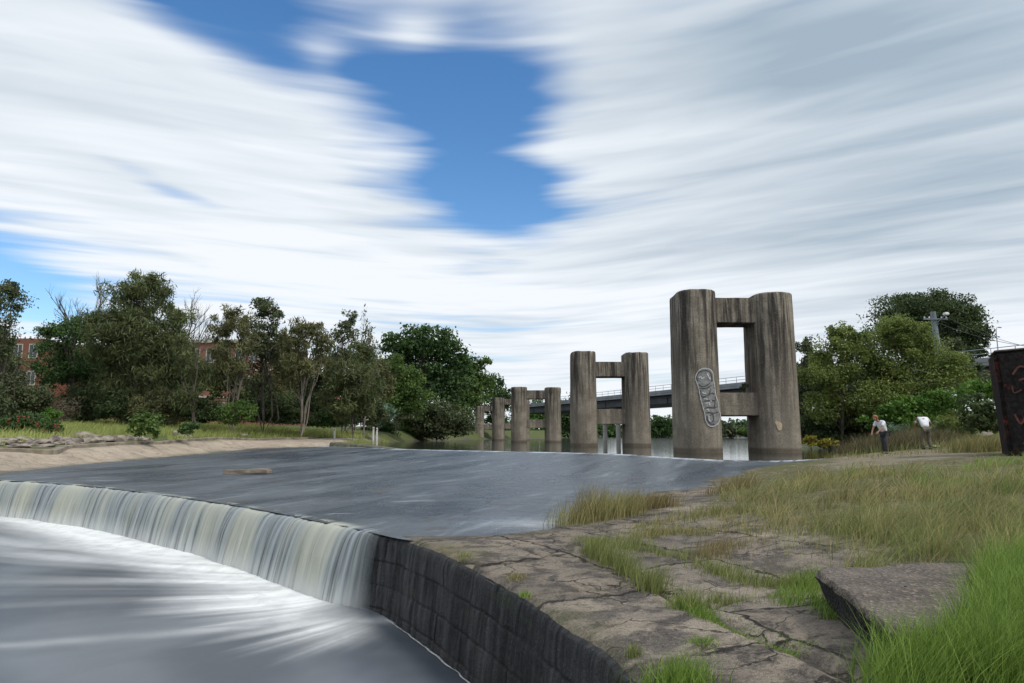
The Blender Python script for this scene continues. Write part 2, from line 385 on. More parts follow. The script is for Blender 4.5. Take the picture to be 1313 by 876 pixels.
jt = t.math('MULTIPLY', t.ramp(dj, .030, .008), t.ramp(t.noise(p, 1.3, 3, .5), .34, .50, .25, 1.0))
wn = t.n('ShaderNodeTexWhiteNoise', noise_dimensions='2D', ins={'Vector': t.n('ShaderNodeCombineXYZ', ins={0: row, 1: coln, 2: 0.0}).outputs[0]}).outputs['Value']
st_ = t.n('ShaderNodeVectorMath', operation='SCALE', ins={0: st_, 'Scale': t.ramp(wn, 0, 1, .78, 1.28, False)}).outputs[0]
vor = t.n('ShaderNodeTexVoronoi', feature='DISTANCE_TO_EDGE', ins={'Vector': t.n('ShaderNodeVectorMath', operation='ADD', ins={0: p, 1: t.n('ShaderNodeVectorMath', operation='SCALE', ins={0: t.n('ShaderNodeTexNoise', ins={'Vector': p, 'Scale': 3.0, 'Detail': 4.0}).outputs['Color'], 'Scale': .5}).outputs[0]}).outputs[0], 'Scale': .9}).outputs['Distance']
hair = t.math('MULTIPLY', t.ramp(vor, .012, .002), t.ramp(n1, .42, .58, 0, .9))
st_ = t.grain(st_, n3, .60, 1.42); st_ = t.grain(st_, n5, .72, 1.25); cc = t.grain(cc, n3, .8, 1.2); so = t.grain(so, n3, .6, 1.4)
st_ = t.mix(t.math('MAXIMUM', jt, hair), st_, (.022, .019, .015))
col = t.mix(t.attr('conc'), st_, cc); col = t.mix(t.attr('soil'), col, so)
col = t.mix(t.attr('crack'), col, (.035, .030, .022))
col = t.mix(t.math('MULTIPLY', t.attr('wet'), .75), col, (.045, .040, .036))
h = t.math('ADD', t.math('MULTIPLY', n2, .5), t.math('ADD', t.math('MULTIPLY', n3, .45), t.math('MULTIPLY', n5, .2)))
h = t.math('SUBTRACT', h, t.math('MULTIPLY', t.math('MAXIMUM', jt, hair), .8))
principled(t, o, **{'Base Color': col, 'Roughness': t.ramp(t.attr('wet'), 0, 1, .92, .45), 'Specular IOR Level': .3, 'Normal': t.bump(h, .95, .045)})
M['ground'] = m

Q = grid_quads(len(s_samp), len(svals))
V = np.stack([gx, gy, gz], 1)
zone_f = np.argmax(np.stack([soil[Q].mean(1), zt[Q].mean(1) - 0.01, zc[Q].mean(1)], 1), 1)
for name, zi in (('ground', 0), ('terrace', 1), ('slipway', 2)):
    q = Q[zone_f == zi]; u, inv = np.unique(q.ravel(), return_inverse=True)
    me = raw_mesh(name, V[u], inv.reshape(-1, 4), None, True, {'conc': zc[u], 'soil': soil[u], 'wet': wetd[u], 'crack': crk[u], 'far': farw[u], 'ts': sI[u], 'tv': sJ[u]})
    tag(link(name, me, M['ground']), kind='structure')

# ------------------------------------------------------------------ water
def water_mat(name, base, rough, spec, bscale, bsc, bstr, detail=4):
    m, t, o = new_mat(name)
    n = t.noise(t.scaled(wpos(t), bsc), bscale, detail, .6)
    principled(t, o, **{'Base Color': C4(base), 'Roughness': rough, 'IOR': 1.33, 'Specular IOR Level': spec, 'Normal': t.bump(n, bstr, .05)})
    return m
# upper pool
M['pool'] = water_mat('upper_water', (.030, .034, .028), .08, .5, .9, (.5, .6, 1), .16)
pp = [p for p in pool_bank]
xs = np.concatenate([np.linspace(-40, 30, 90), np.linspace(31, 160, 40)]); ys = np.linspace(26, 440, 240)
XX, YY = np.meshgrid(xs, ys, indexing='ij'); keep = YY.ravel() > np.interp(XX.ravel(), [p[0] for p in CREST], [p[1] for p in CREST]) - 0.05
# pool as strips starting exactly on the crest line
xs = np.linspace(-22, 22, 110); c0 = np.interp(xs, [p[0] for p in CREST], [p[1] for p in CREST])
tt = np.linspace(0, 1, 60) ** 2
PY = c0[:, None] + (440 - c0[:, None]) * tt[None]; PXX = xs[:, None] + (xs[:, None] * 5 + 40) * (tt[None])
me = raw_mesh('upper_pool', np.stack([PXX, PY, np.full_like(PXX, UP_Z)], 2).reshape(-1, 3), grid_quads(110, 60))
tag(link('upper_pool', me, M['pool']), kind='structure')

# apron sheet: ruled between lip and crest
lipw = np.array([(-40, 27.6), (-33, 26.6), (-23.5, 24.2)] + [tuple(at_z(x, y, 0)[:2]) for x, y in lip_px] + [tuple(at_z(x, y, 0)[:2]) for x, y in [(520, 694), (580, 699), (640, 696), (712, 690), (760, 672)]] + [(3.3, 11.5), (6.0, 13.5), (9, 17)])
crw = np.array([(-30, 60), (-22, 55.5)] + CREST[1:] )
def resamp(P, n): s = arclen(P); q = np.linspace(0, s[-1], n); return np.stack([np.interp(q, s, P[:, 0]), np.interp(q, s, P[:, 1])], 1)
LA, CA = catmull(lipw, 20), catmull(crw, 20)
nu, nv = 420, 150
la, ca = resamp(LA, nu), resamp(CA, nu)
v = np.linspace(0, 1, nv) ** 1.25
ax = la[:, None, 0] * (1 - v) + ca[:, None, 0] * v; ay = la[:, None, 1] * (1 - v) + ca[:, None, 1] * v
az = water_z(ax.ravel(), ay.ravel()).reshape(ax.shape)
az = np.where(v[None] > .999, UP_Z, az)
U_ = np.repeat(np.linspace(0, 1, nu)[:, None], nv, 1)
az += (0.012 * fbm(U_ * 160, v[None] * 9 + 0 * U_, 3, 51) + 0.010 * fbm(ax * 1.4, ay * 1.4, 3, 52)) * np.minimum(1, v[None] * 12) * np.minimum(1, (1 - v[None]) * 20) + 0.012
m, t, o = new_mat('apron_water')
u, vv = t.attr('au'), t.attr('av')
cmb = t.n('ShaderNodeCombineXYZ', ins={0: u, 1: vv, 2: 0.0}).outputs[0]
na = t.noise(t.scaled(cmb, (150, 9, 1)), 1, 5, .62, .4); nb = t.noise(t.scaled(cmb, (30, 4, 1)), 1, 4, .6, .5); nc = t.noise(wpos(t), 1.1, 5, .6); nd_ = t.noise(t.scaled(cmb, (320, 22, 1), (4, 2, 0)), 1, 4, .6, .3)
ne = t.noise(t.scaled(wpos(t), (.25, 1.6, 1)), 1.3, 5, .62, .5)
base = t.mix(t.ramp(nb, .38, .64), (.040, .052, .068), (.092, .106, .120))
base = t.mix(t.ramp(nc, .56, .68, 0, .6), base, (.080, .066, .052))
base = t.mix(t.math('MULTIPLY', t.ramp(na, .52, .68), t.ramp(nb, .38, .60)), base, (.155, .180, .205))
base = t.mix(t.math('MULTIPLY', t.ramp(nd_, .58, .76), .35), base, (.22, .245, .27))
ff = t.math('MULTIPLY', t.ramp(vv, .94, .985), t.ramp(na, .34, .56)); ff = t.math('MULTIPLY', ff, t.ramp(nb, .35, .5))
ff2 = t.math('MULTIPLY', t.ramp(ne, .62, .72), t.math('MULTIPLY', t.ramp(vv, .25, .02), .45))
base = t.mix(t.math('MAXIMUM', t.math('MULTIPLY', ff, .8), ff2), base, (.55, .60, .66))
cpos = tuple(at_z(688, 672, .02)); cd = t.n('ShaderNodeVectorMath', operation='DISTANCE', ins={0: t.scaled(wpos(t), (.55, 1, 1)), 1: (cpos[0] * .55, cpos[1], cpos[2])}).outputs['Value']
calm = t.ramp(t.math('ADD', cd, t.math('MULTIPLY', ne, .5)), .35, 1.7, 1.0, 0.0)
nf = t.noise(t.n('ShaderNodeVectorRotate', rotation_type='Z_AXIS', ins={'Vector': wpos(t), 'Angle': R(35)}).outputs[0], 2.4, 6, .68, .8)
hh = t.math('ADD', t.math('MULTIPLY', na, .45), t.math('ADD', t.math('MULTIPLY', nd_, .3), t.math('ADD', t.math('MULTIPLY', ne, .4), t.math('MULTIPLY', nf, 1.1))))
principled(t, o, **{'Base Color': base, 'Roughness': t.math('SUBTRACT', t.ramp(nb, .3, .7, .24, .40), t.math('MULTIPLY', calm, .18), clamp=True), 'IOR': 1.33, 'Specular IOR Level': t.ramp(calm, 0, 1, .24, .6), 'Normal': t.bump(t.math('MULTIPLY', hh, t.ramp(calm, 0, 1, 1, .15)), .8, .06)})
M['apron'] = m
me = raw_mesh('apron_water', np.stack([ax, ay, az], 2).reshape(-1, 3), grid_quads(nu, nv), None, True, {'au': U_, 'av': np.broadcast_to(v[None], U_.shape)})
tag(link('spillway_water', me, M['apron']), kind='structure')

# mossy raised weir crest on the dry side
cr = catmull(np.array(CREST[1:4]), 20); crz = np.interp(np.linspace(0, 1, len(cr)), [0, .5, 1], [.95, .78, .60])
sec = np.array([(-.55, -.9), (-.5, -.08), (-.35, 0), (.35, .0), (.5, -.1), (.55, -.9)])
tn = np.gradient(cr, axis=0); tn /= np.linalg.norm(tn, axis=1)[:, None]; nn = np.stack([-tn[:, 1], tn[:, 0]], 1)
vv_ = np.concatenate([cr[:, None, :] + nn[:, None, :] * sec[None, :, :1], (crz[:, None] + sec[None, :, 1])[..., None]], 2)
M['moss_conc'] = simple_mat('mossy_concrete', (.055, .062, .034), (.13, .12, .09), 2.5, .9, .4, .04)
tag(link('weir_crest', raw_mesh('weir_crest', vv_.reshape(-1, 3), grid_quads(len(cr), 6)), M['moss_conc']), 'low mossy concrete crest of the weir running out from the bank into the pool', 'weir crest')

# cliff face behind the falls and retaining wall
m, t, o = new_mat('wet_block_wall')
p = objpos(t); cw = t.n('ShaderNodeCombineXYZ', ins={0: t.attr('wu'), 1: t.attr('wv'), 2: 0.0}).outputs[0]
a1 = t.noise(t.scaled(cw, (7, .8, 1)), 1, 5, .6); a2 = t.noise(cw, 9, 6, .68); a3 = t.noise(cw, 45, 4, .7); a4 = t.noise(t.scaled(cw, (.7, 2.2, 1)), 1.2, 4, .6)
bc = t.mix(t.ramp(a1, .38, .64), (.008, .009, .011), (.046, .047, .050))
bc = t.mix(t.ramp(a2, .52, .70, 0, .6), bc, (.046, .045, .043))
bc = t.mix(t.ramp(a4, .56, .70, 0, .55), bc, (.034, .042, .020))
bc = t.mix(t.math('MULTIPLY', t.ramp(a3, .60, .72), .45), bc, (.085, .083, .078))
bc = t.mix(t.attr('toned'), bc, t.mix(.2, bc, (.060, .056, .050)))
bc = t.mix(t.attr('joint'), bc, (.008, .008, .008))
bc = t.grain(bc, a3, .55, 1.5); bc = t.grain(bc, t.noise(t.scaled(cw, (22, .5, 1)), 1, 3, .6), .68, 1.5)
hw = t.math('ADD', t.math('MULTIPLY', a2, .6), t.math('MULTIPLY', a3, .4))
principled(t, o, **{'Base Color': bc, 'Roughness': .7, 'Specular IOR Level': .18, 'Normal': t.bump(hw, .9, .03)})
M['wall'] = m
def cliff_face(name, s0, s1, du, top, zb, blocks, label=None, cat=None, kind=None):
    su = np.arange(s0, s1, du); nvv = 80
    bx = np.interp(su, s_samp, CXYJ[:, 0]); by = np.interp(su, s_samp, CXYJ[:, 1])
    nx = np.interp(su, s_samp, NRM[:, 0]); ny = np.interp(su, s_samp, NRM[:, 1])
    vv = np.linspace(0, 1, nvv)
    depth = 0.0 + vv * (top - zb)
    U2 = np.repeat(su[:, None], nvv, 1); D2 = np.repeat(depth[None], len(su), 0)
    j = np.zeros_like(U2); tone = np.zeros_like(U2)
    if blocks:
        hC = np.array([0, .34, .68, 1.0, 1.34]); Uw = U2 + .03 * fbm(U2 * 3, D2 * 3, 3, 61); Dw = D2 + .02 * fbm(U2 * 2, D2 * 2, 3, 62)
        row = np.clip(np.searchsorted(hC, Dw.ravel(), 'right').reshape(Dw.shape) - 1, 0, 3)
        for hcx in hC[1:4]: j = np.maximum(j, np.exp(-((Dw - hcx) / .008) ** 2) * (.45 + .55 * vnoise(U2 * 2, D2 * 0 + hcx * 9, 66)))
        Lb = 2.1; off = np.array([.33, 1.2, .45, 1.6])[row]
        uu = (Uw + off) / Lb; fr = np.abs(uu - np.round(uu)) * Lb
        j = np.maximum(j, np.exp(-(fr / .008) ** 2) * .9)
        tone = _hash(np.floor(uu + .5), row.astype(float), 5)
    out = -(0.03 + 0.10 * D2 + .05 * fbm(U2 * 1.1, D2 * 1.4, 3, 63) + .03 * fbm(U2 * 6, D2 * 6, 4, 64) + (.018 * (tone - .5) if blocks else 0) - .03 * j)
    out = out + 0.02 * np.exp(-(D2 / .05) ** 2) * (1 + 2 * fbm(U2 * 9, D2 * 0, 3, 65))
    out[:, 0] = 0.015
    gzz = ground_z(bx, by) - 0.045
    Z2 = gzz[:, None] * (1 - vv[None]) + zb * vv[None]
    Xw = bx[:, None] + nx[:, None] * out; Yw = by[:, None] + ny[:, None] * out
    me = raw_mesh(name, np.stack([Xw, Yw, Z2], 2).reshape(-1, 3), grid_quads(len(su), nvv), None, True, {'wu': U2, 'wv': D2, 'joint': j, 'toned': tone})
    ob = link(name, me, M['wall']); tag(ob, label, cat, None, kind); return ob
cliff_face('retaining_wall', S_FALL1 - .35, S_NEAR + 6, .018, 0, LOW_Z - .4, True, 'dark damp block retaining wall curving along the edge of the stone terrace', 'wall')
cliff_face('weir_wall', S_FALL0 - 30, S_FALL1 - .36, .06, 0, LOW_Z - .4, False, 'dark weir wall hidden behind the falling curtain of water', 'weir')

# falling water
su = np.concatenate([np.arange(S_FALL0 - 8, S_LEFT, .06), np.arange(S_LEFT, S_FALL1 + .10, .018)]); nvv = 46
bx = np.interp(su, s_samp, CXY[:, 0]); by = np.interp(su, s_samp, CXY[:, 1]); nx = np.interp(su, s_samp, NRM[:, 0]); ny = np.interp(su, s_samp, NRM[:, 1])
w = np.linspace(0, 1, nvv); wv = np.concatenate([np.linspace(-.35, 0, 8), w[1:]]); nvv = len(wv)
drop = np.clip(wv, 0, 1) ** 1.0
flow = 0.75 + 1.5 * fbm(su * .5, su * 0, 4, 71); endf = sstep(S_FALL1 + .12, S_FALL1 - .9, su)
reach = .10 + (.30 + .22 * flow) * (.25 + .75 * endf)
out = np.where(wv[None] < 0, wv[None] * 1.0, reach[:, None] * np.sqrt(np.clip(drop, 0, 1))[None] * (0.8))
U2 = np.repeat(su[:, None], nvv, 1); D2 = np.repeat(wv[None], len(su), 0)
fold = (.11 * fbm(U2 * 2.2, D2 * .5, 3, 72) + .05 * fbm(U2 * 10, D2 * .6, 2, 73)) * np.clip(D2 * 2.2, 0, 1)
out = out + fold
lipz = .018 - .03 * sstep(-.2, .1, wv)[None] + 0 * U2
lipn = .035 * fbm(su * 1.7, su * 0, 3, 74) + .025 * fbm(su * 7, su * 0, 2, 75)
Zf = lipn[:, None] * np.clip(1 - np.clip(wv[None], 0, 1) * 1.5, 0, 1) * np.clip((wv[None] + .35) / .3, 0, 1) + np.where(wv[None] <= 0, .020 - .02 * np.clip((wv[None] + .2) / .2, 0, 1) ** 2, 0 + (LOW_Z - .03) * (.05 * drop + .95 * drop ** 1.15)[None]) + 0 * U2
Xf = bx[:, None] - nx[:, None] * out; Yf = by[:, None] - ny[:, None] * out
m, t, o = new_mat('falling_water')
cw = t.n('ShaderNodeCombineXYZ', ins={0: t.attr('wu'), 1: t.attr('wv'), 2: 0.0}).outputs[0]
b1 = t.noise(t.scaled(cw, (.62, .12, 1), (.4, 0, 0)), 1, 3, .5); b2 = t.noise(t.scaled(cw, (5.5, .30, 1)), 1, 4, .5); b3 = t.noise(t.scaled(cw, (19, .5, 1)), 1, 3, .5)
wcol = t.mix(t.ramp(b1, .42, .58), (.40, .45, .47), (.53, .545, .45))
wcol = t.mix(t.ramp(b2, .44, .68), t.mix(t.ramp(b1, .60, .40, .12, .55), wcol, (.15, .17, .175)), wcol)
wcol = t.mix(t.ramp(b3, .52, .72, 0, .45), wcol, (.70, .72, .66))
wcol = t.mix(t.ramp(t.attr('wv'), .55, 1.0, 0, .8), wcol, (.70, .72, .70))
hole = t.math('ADD', t.math('MULTIPLY', b2, .6), t.math('MULTIPLY', b3, .4))
alpha = t.math('ADD', t.ramp(hole, .36, .52, .40, 1.0), t.math('MULTIPLY', t.ramp(b1, .42, .58), .3), clamp=True)
alpha = t.math('MULTIPLY', alpha, t.ramp(t.attr('wv'), -.34, -.02, 0, 1))
alpha = t.math('MULTIPLY', alpha, t.attr('endf'))
pr = t.n('ShaderNodeBsdfPrincipled', ins={'Base Color': wcol, 'Roughness': .32, 'IOR': 1.33, 'Specular IOR Level': .5})
tl = t.n('ShaderNodeBsdfTranslucent', ins={'Color': wcol}); ms = t.n('ShaderNodeMixShader', ins={0: .22, 1: pr.outputs[0], 2: tl.outputs[0]})
tp = t.n('ShaderNodeBsdfTransparent'); mx = t.n('ShaderNodeMixShader', ins={0: alpha, 1: tp.outputs[0], 2: ms.outputs[0]})
t.nt.links.new(mx.outputs[0], o.inputs[0]); M['falls'] = m
me = raw_mesh('waterfall', np.stack([Xf, Yf, Zf], 2).reshape(-1, 3), grid_quads(len(su), nvv), None, True,
              {'wu': U2, 'wv': D2, 'endf': np.repeat((.15 + .85 * sstep(S_FALL1 + .12, S_FALL1 - .5, su))[:, None], nvv, 1)})
tag(link('waterfall', me, M['falls']), kind='structure')

# lower pool
xs = np.concatenate([np.linspace(-170, -30, 30, endpoint=False), np.arange(-30, 2.5, .10), np.linspace(2.5, 8, 8)])
ys = np.concatenate([np.linspace(-40, 2, 16, endpoint=False), np.arange(2, 29, .10), np.linspace(29, 36, 6)])
LX, LY = np.meshgrid(xs, ys, indexing='ij'); lx, ly = LX.ravel(), LY.ravel()
basec = np.stack([Xf[:, -1], Yf[:, -1]], 1)[::12]
fd = seg_dist(lx, ly, basec)
fx_, fy_ = at_z(500, 760, LOW_Z)[:2] + np.array([1.2, .1])
an = np.arctan2(ly - fy_, -(lx - fx_)); rd = np.hypot(lx - fx_, ly - fy_)
wx = an + .05 * fbm(lx * .35, ly * .35, 2, 81)
sfall = np.interp(np.arctan2(ly - 2, lx + 4), [0, 1], [0, 1])
lz = LOW_Z + .05 * np.exp(-fd / .35) + .02 * fbm(wx * 26, rd * .25, 3, 82) * np.exp(-fd / 4)
m, t, o = new_mat('lower_water')
cw = t.n('ShaderNodeCombineXYZ', ins={0: t.attr('an'), 1: t.attr('rd'), 2: 0.0}).outputs[0]
c1 = t.noise(t.scaled(cw, (8.5, .07, 1), (.3, 0, 0)), 1, 2.5, .45, .15); c2 = t.noise(t.scaled(cw, (20, .13, 1)), 1, 2, .5, .2); c3 = t.noise(wpos(t), .35, 3, .5)
fdn = t.attr('fd')
angw = t.ramp(t.attr('an'), -.22, .12)
near = t.ramp(fdn, 0.0, 2.3, 1.0, 0.0); mid = t.ramp(fdn, .4, 6.0, 1.0, 0.0); far = t.ramp(fdn, 1.0, 11.0, 1.0, .0)
near = t.ramp(t.math('SUBTRACT', fdn, t.math('MULTIPLY', t.math('SUBTRACT', c1, .45), 3.2)), 0.0, 2.1, 1.0, 0.0)
foam = t.math('MULTIPLY', t.math('POWER', near, 1.2), t.ramp(c2, .2, .6, .75, 1.0))
f2 = t.math('MULTIPLY', t.math('MULTIPLY', mid, t.ramp(c1, .38, .72, 0, .80)), angw)
f3 = t.math('MULTIPLY', t.math('MULTIPLY', far, t.ramp(c1, .50, .72, 0, .42)), t.ramp(t.attr('an'), -.3, 0.1))
foam = t.math('MAXIMUM', foam, t.math('MAXIMUM', f2, f3))
foam = t.math('MULTIPLY', foam, t.ramp(c2, .2, .6, .8, 1.0), clamp=True)
foam = t.math('MULTIPLY', foam, t.attr('fok'))
foam = t.math('MAXIMUM', foam, t.math('MULTIPLY', t.attr('trl'), .42))
c5 = t.noise(wpos(t), 3.2, 5, .6, .4)
foam = t.math('MULTIPLY', foam, t.ramp(c5, .30, .60, .78, 1.0))
wc = t.mix(t.ramp(c3, .35, .65), (.060, .071, .086), (.135, .150, .170))
wc = t.mix(foam, wc, (.80, .82, .82))
principled(t, o, **{'Base Color': wc, 'Roughness': t.ramp(foam, 0, 1, .30, .6), 'IOR': 1.33, 'Specular IOR Level': .45, 'Normal': t.bump(c1, .08, .05)})
M['lower'] = m
wallc = np.stack([np.interp(np.linspace(S_FALL1, S_NEAR, 60), s_samp, CXYJ[:, 0]), np.interp(np.linspace(S_FALL1, S_NEAR, 60), s_samp, CXYJ[:, 1])], 1)
dw = seg_dist(lx, ly, wallc)
fok = sstep(.25, 1.3, dw + .3 * fbm(lx, ly, 2, 84))
trail = [at_z(600, 790, LOW_Z)[:2], at_z(480, 797, LOW_Z)[:2], at_z(300, 805, LOW_Z)[:2], at_z(120, 820, LOW_Z)[:2], at_z(-60, 832, LOW_Z)[:2]]
trl = np.exp(-((seg_dist(lx, ly, trail) + .12 * fbm(lx * 1.5, ly * 1.5, 3, 85)) / .17) ** 2) * (.35 + .65 * vnoise(lx * .8, ly * .2, 86)) * sstep(-13, -3, lx)
me = raw_mesh('lower_pool', np.stack([lx, ly, lz], 1), grid_quads(len(xs), len(ys)), None, True, {'fd': fd, 'an': wx, 'rd': rd, 'fok': fok, 'trl': trl})
tag(link('lower_pool', me, M['lower']), kind='structure')

# thin foam thread along the foot of the wall
su2 = np.linspace(S_FALL1 - .1, S_NEAR, 260)
b2x = np.interp(su2, s_samp, CXYJ[:, 0]); b2y = np.interp(su2, s_samp, CXYJ[:, 1]); n2x = np.interp(su2, s_samp, NRM[:, 0]); n2y = np.interp(su2, s_samp, NRM[:, 1])
wd = .012 + .014 * vnoise(su2 * 4, su2 * 0, 91); o2 = .175 + .03 * fbm(su2 * 2, su2 * 0, 3, 92)
A = np.stack([b2x - n2x * o2, b2y - n2y * o2, np.full_like(su2, LOW_Z + .012)], 1); B = np.stack([b2x - n2x * (o2 + wd), b2y - n2y * (o2 + wd), np.full_like(su2, LOW_Z + .012)], 1)
M['foam'] = simple_mat('foam', (.38, .37, .34), (.6, .6, .58), 9, .7, .1, .01)
tag(link('foam_line', raw_mesh('foam_line', np.stack([A, B], 1).reshape(-1, 3), grid_quads(len(su2), 2)), M['foam']), kind='stuff')

# ------------------------------------------------------------------ old bridge piers
m, t, o = new_mat('pier_concrete')
p = objpos(t); geo = wpos(t)
sx = t.n('ShaderNodeSeparateXYZ', ins={0: geo}).outputs[2]
k1 = t.noise(t.scaled(p, (1, 1, .06)), 2.6, 5, .62, .3); k2 = t.noise(t.scaled(p, (1, 1, .035)), 8, 4, .6); k3 = t.noise(p, 1.1, 5, .6); k4 = t.noise(p, 14, 5, .7); k5 = t.noise(p, 60, 3, .6)
bc = t.mix(t.ramp(k3, .32, .66), (.168, .146, .116), (.275, .243, .197))
tops = t.ramp(t.math('ADD', sx, t.math('MULTIPLY', k3, 6.0)), 3.6, 10.0, 0.15, 1.0)
bc = t.mix(t.math('MULTIPLY', t.ramp(k1, .42, .60), tops), bc, (.040, .036, .032))
bc = t.mix(t.math('MULTIPLY', t.ramp(k2, .50, .66), t.math('MULTIPLY', tops, .8)), bc, (.052, .047, .041))
bc = t.mix(t.math('MULTIPLY', t.ramp(k2, .40, .30), .35), bc, (.29, .26, .21))
bc = t.mix(t.math('MULTIPLY', t.ramp(k4, .60, .72), .45), bc, (.30, .275, .235))
wl = t.math('ADD', sx, t.math('MULTIPLY', k4, -.35))
lift = t.math('ABSOLUTE', t.math('SUBTRACT', t.math('FRACT', t.math('DIVIDE', t.math('ADD', sx, t.math('MULTIPLY', k3, .05)), 1.22)), .5))
bc = t.mix(t.math('MULTIPLY', t.ramp(lift, .014, .004), t.ramp(k4, .40, .60, .0, .55)), bc, (.06, .052, .043))
bc = t.grain(bc, k4, .72, 1.28); bc = t.grain(bc, k5, .8, 1.2)
bc = t.mix(t.ramp(wl, .72, .60, 0, .65), bc, (.075, .058, .042))
h = t.math('ADD', t.math('MULTIPLY', k4, .6), t.math('MULTIPLY', k5, .4))
principled(t, o, **{'Base Color': bc, 'Roughness': .9, 'Specular IOR Level': .2, 'Normal': t.bump(h, .5, .04)})
M['pier'] = m
M['lichen'] = simple_mat('pale_patch', (.42, .33, .22), (.52, .42, .29), 12, .9, .3, .01)

def column_mesh(cx, cy, zb, zt, w0, w1, L, seg=44, capw=0.0, seed=0):
    """obround column, half-width w0 at the foot and w1 at the top, straight part L along y"""
    a = np.linspace(0, 2 * math.pi, seg, endpoint=False)
    ca_, sa_ = np.cos(a), np.sin(a); ex = .82
    X0 = np.sign(ca_) * np.abs(ca_) ** ex; Y0 = np.sign(sa_) * np.abs(sa_) ** ex
    hs = np.concatenate([np.linspace(0, 1, 30)]); rows = []
    zs = zb + (zt - zb) * hs
    prof = [(z, w0 + (w1 - w0) * hh + (capw if z > zt - .75 and capw else 0)) for z, hh in zip(zs, hs)]
    prof = prof[:-1] + [(zt - .12, w1 + capw), (zt - .05, w1 + capw - .015), (zt - .01, w1 + capw - .07), (zt, w1 + capw - .15), (zt + .01, (w1) * .55), (zt + .015, .01)]
    for z, ww in prof:
        r = ww + .028 * fbm(np.cos(a) * 2 + seed, np.sin(a) * 2 + z * .5, 3, 3 + seed) + .02 * fbm(np.cos(a) * 9 + seed, np.sin(a) * 9 + z * 2, 2, 7)
        yy = Y0 * r + np.sign(np.round(Y0, 6)) * L / 2 * min(1, ww / (w1 * .9))
        rows.append(np.stack([cx + X0 * r, cy + yy, np.full_like(a, z) + (0.13 * np.minimum(0, fbm(np.cos(a) * 3 + seed, np.sin(a) * 3, 4, 4) + .05) + .03 * fbm(np.cos(a) * 9 + seed, np.sin(a) * 9, 2, 4) if z > zt - .2 else 0)], 1))
    V = np.concatenate(rows); n = len(prof); q = []
    for i in range(n - 1):
        for j in range(seg): k = (j + 1) % seg; q.append((i * seg + j, i * seg + k, (i + 1) * seg + k, (i + 1) * seg + j))
    return raw_mesh('column', V, np.array(q))
def beam_mesh(x0, x1, y0, y1, z0, z1, seed):
    bm = bmesh.new(); add_box(bm, (x0, y0, z0), (x1, y1, z1), .035)
    bmesh.ops.subdivide_edges(bm, edges=[e for e in bm.edges if e.calc_length() > .6], cuts=5, use_grid_fill=True)
    for v in bm.verts:
        f = fbm(np.array([v.co.x * 1.7 + seed]), np.array([v.co.z * 1.7 + v.co.y]), 3, seed)[0]; v.co.y += .03 * f; v.co.z += .025 * f
    return bm_mesh('beam', bm)
def pier(Y, xl, xr, ytop, w_px, label, zt_r=None, beams=None, w1s=.93, L=1.15, cap=0.0, seed=0):
    pl = at_y(xl, 560, Y); prr = at_y(xr, 560, Y)
    zt = at_y(xl, ytop, Y)[2]; ztr = zt if zt_r is None else at_y(xr, zt_r, Y)[2]
    cx, cyy = (pl[0] + prr[0]) / 2, Y
    root = empty('bridge_pier', (cx, Y, UP_Z), label, 'bridge pier', 'concrete piers of the vanished bridge')
    hw = w_px / ppm(Y) / 2
    zb = -1.4 - UP_Z; ox = (prr[0] - pl[0]) / 2
    for i, (x, z) in enumerate(((-ox, zt), (ox, ztr))):
        link('column', column_mesh(x, 0, zb, z - UP_Z, hw, hw * w1s, L, capw=cap, seed=seed + i), M['pier'], root)
    for k, (ya, yb) in enumerate(beams):
        za, zb2 = at_y((xl + xr) / 2, ya, Y - .9)[2] - UP_Z, at_y((xl + xr) / 2, yb, Y - .9)[2] - UP_Z
        link('cross_beam', beam_mesh(-ox + hw * .35, ox - hw * .35, -.95, .75, zb2, za, seed + k), M['pier'], root)
    return root, ox, hw
P1 = pier(36.5, 893.5, 992, 378, 53, 'nearest and tallest old concrete bridge pier, with grey bubble graffiti on one column', 381.5, [(382, 414), (503.5, 533)], seed=1)
pier(56.5, 748.5, 816, 452.5, 33, 'second old concrete bridge pier, two stained columns in open water beside the graffitied pier', 454, [(464, 483), (524.5, 544)], seed=4)
pier(86, 665.5, 709, 497, 21, 'third old concrete bridge pier, squat pair of columns with chipped capped tops', 497.5, [(500.5, 511.5), (538, 549)], cap=.05, seed=8)
pier(116, 639, 671, 510.5, 16.5, 'fourth old concrete bridge pier, one column showing beside the squat capped pier', 510.5, [(511.5, 519), (543, 550)], seed=12)
pier(146, 615, 640.5, 521, 11.8, 'fifth and smallest old concrete bridge pier against the bushes of the far bank', 521, [(520.8, 527.5), (544, 551)], seed=15)
# graffiti painted on the front column of the tall pier, following its face
root, ox, hw = P1
PC = np.array([root.location.x - ox, 36.5]); Lc = 1.15
def on_column(px, py, off):
    """point of the column's face seen at a photo pixel, lifted off by the paint's thickness"""
    d = ray(px, py); lo, hi = 30.0, 37.0
    def f(k):
        x, y, z = d[0] * k, d[1] * k, CAM_Z + d[2] * k
        hh = np.clip((z + 1.4) / 9.9, 0, 1); wz = hw * (1 + (.93 - 1) * hh) + off
        u_ = abs(x - PC[0]) / wz; w_ = max(0, abs(y - PC[1]) - Lc / 2) / wz
        return u_ ** (2 / .82) + w_ ** (2 / .82) - 1
    ks = np.linspace(lo, hi, 300); prev = f(ks[0])
    for a_, b_ in zip(ks[:-1], ks[1:]):
        c_ = f(b_)
        if prev > 0 >= c_:
            for _ in range(20):
                mid_ = (a_ + b_) / 2
                if f(mid_) > 0: a_ = mid_
                else: b_ = mid_
            k = b_; return np.array([d[0] * k, d[1] * k, CAM_Z + d[2] * k])
        prev = c_
    return None
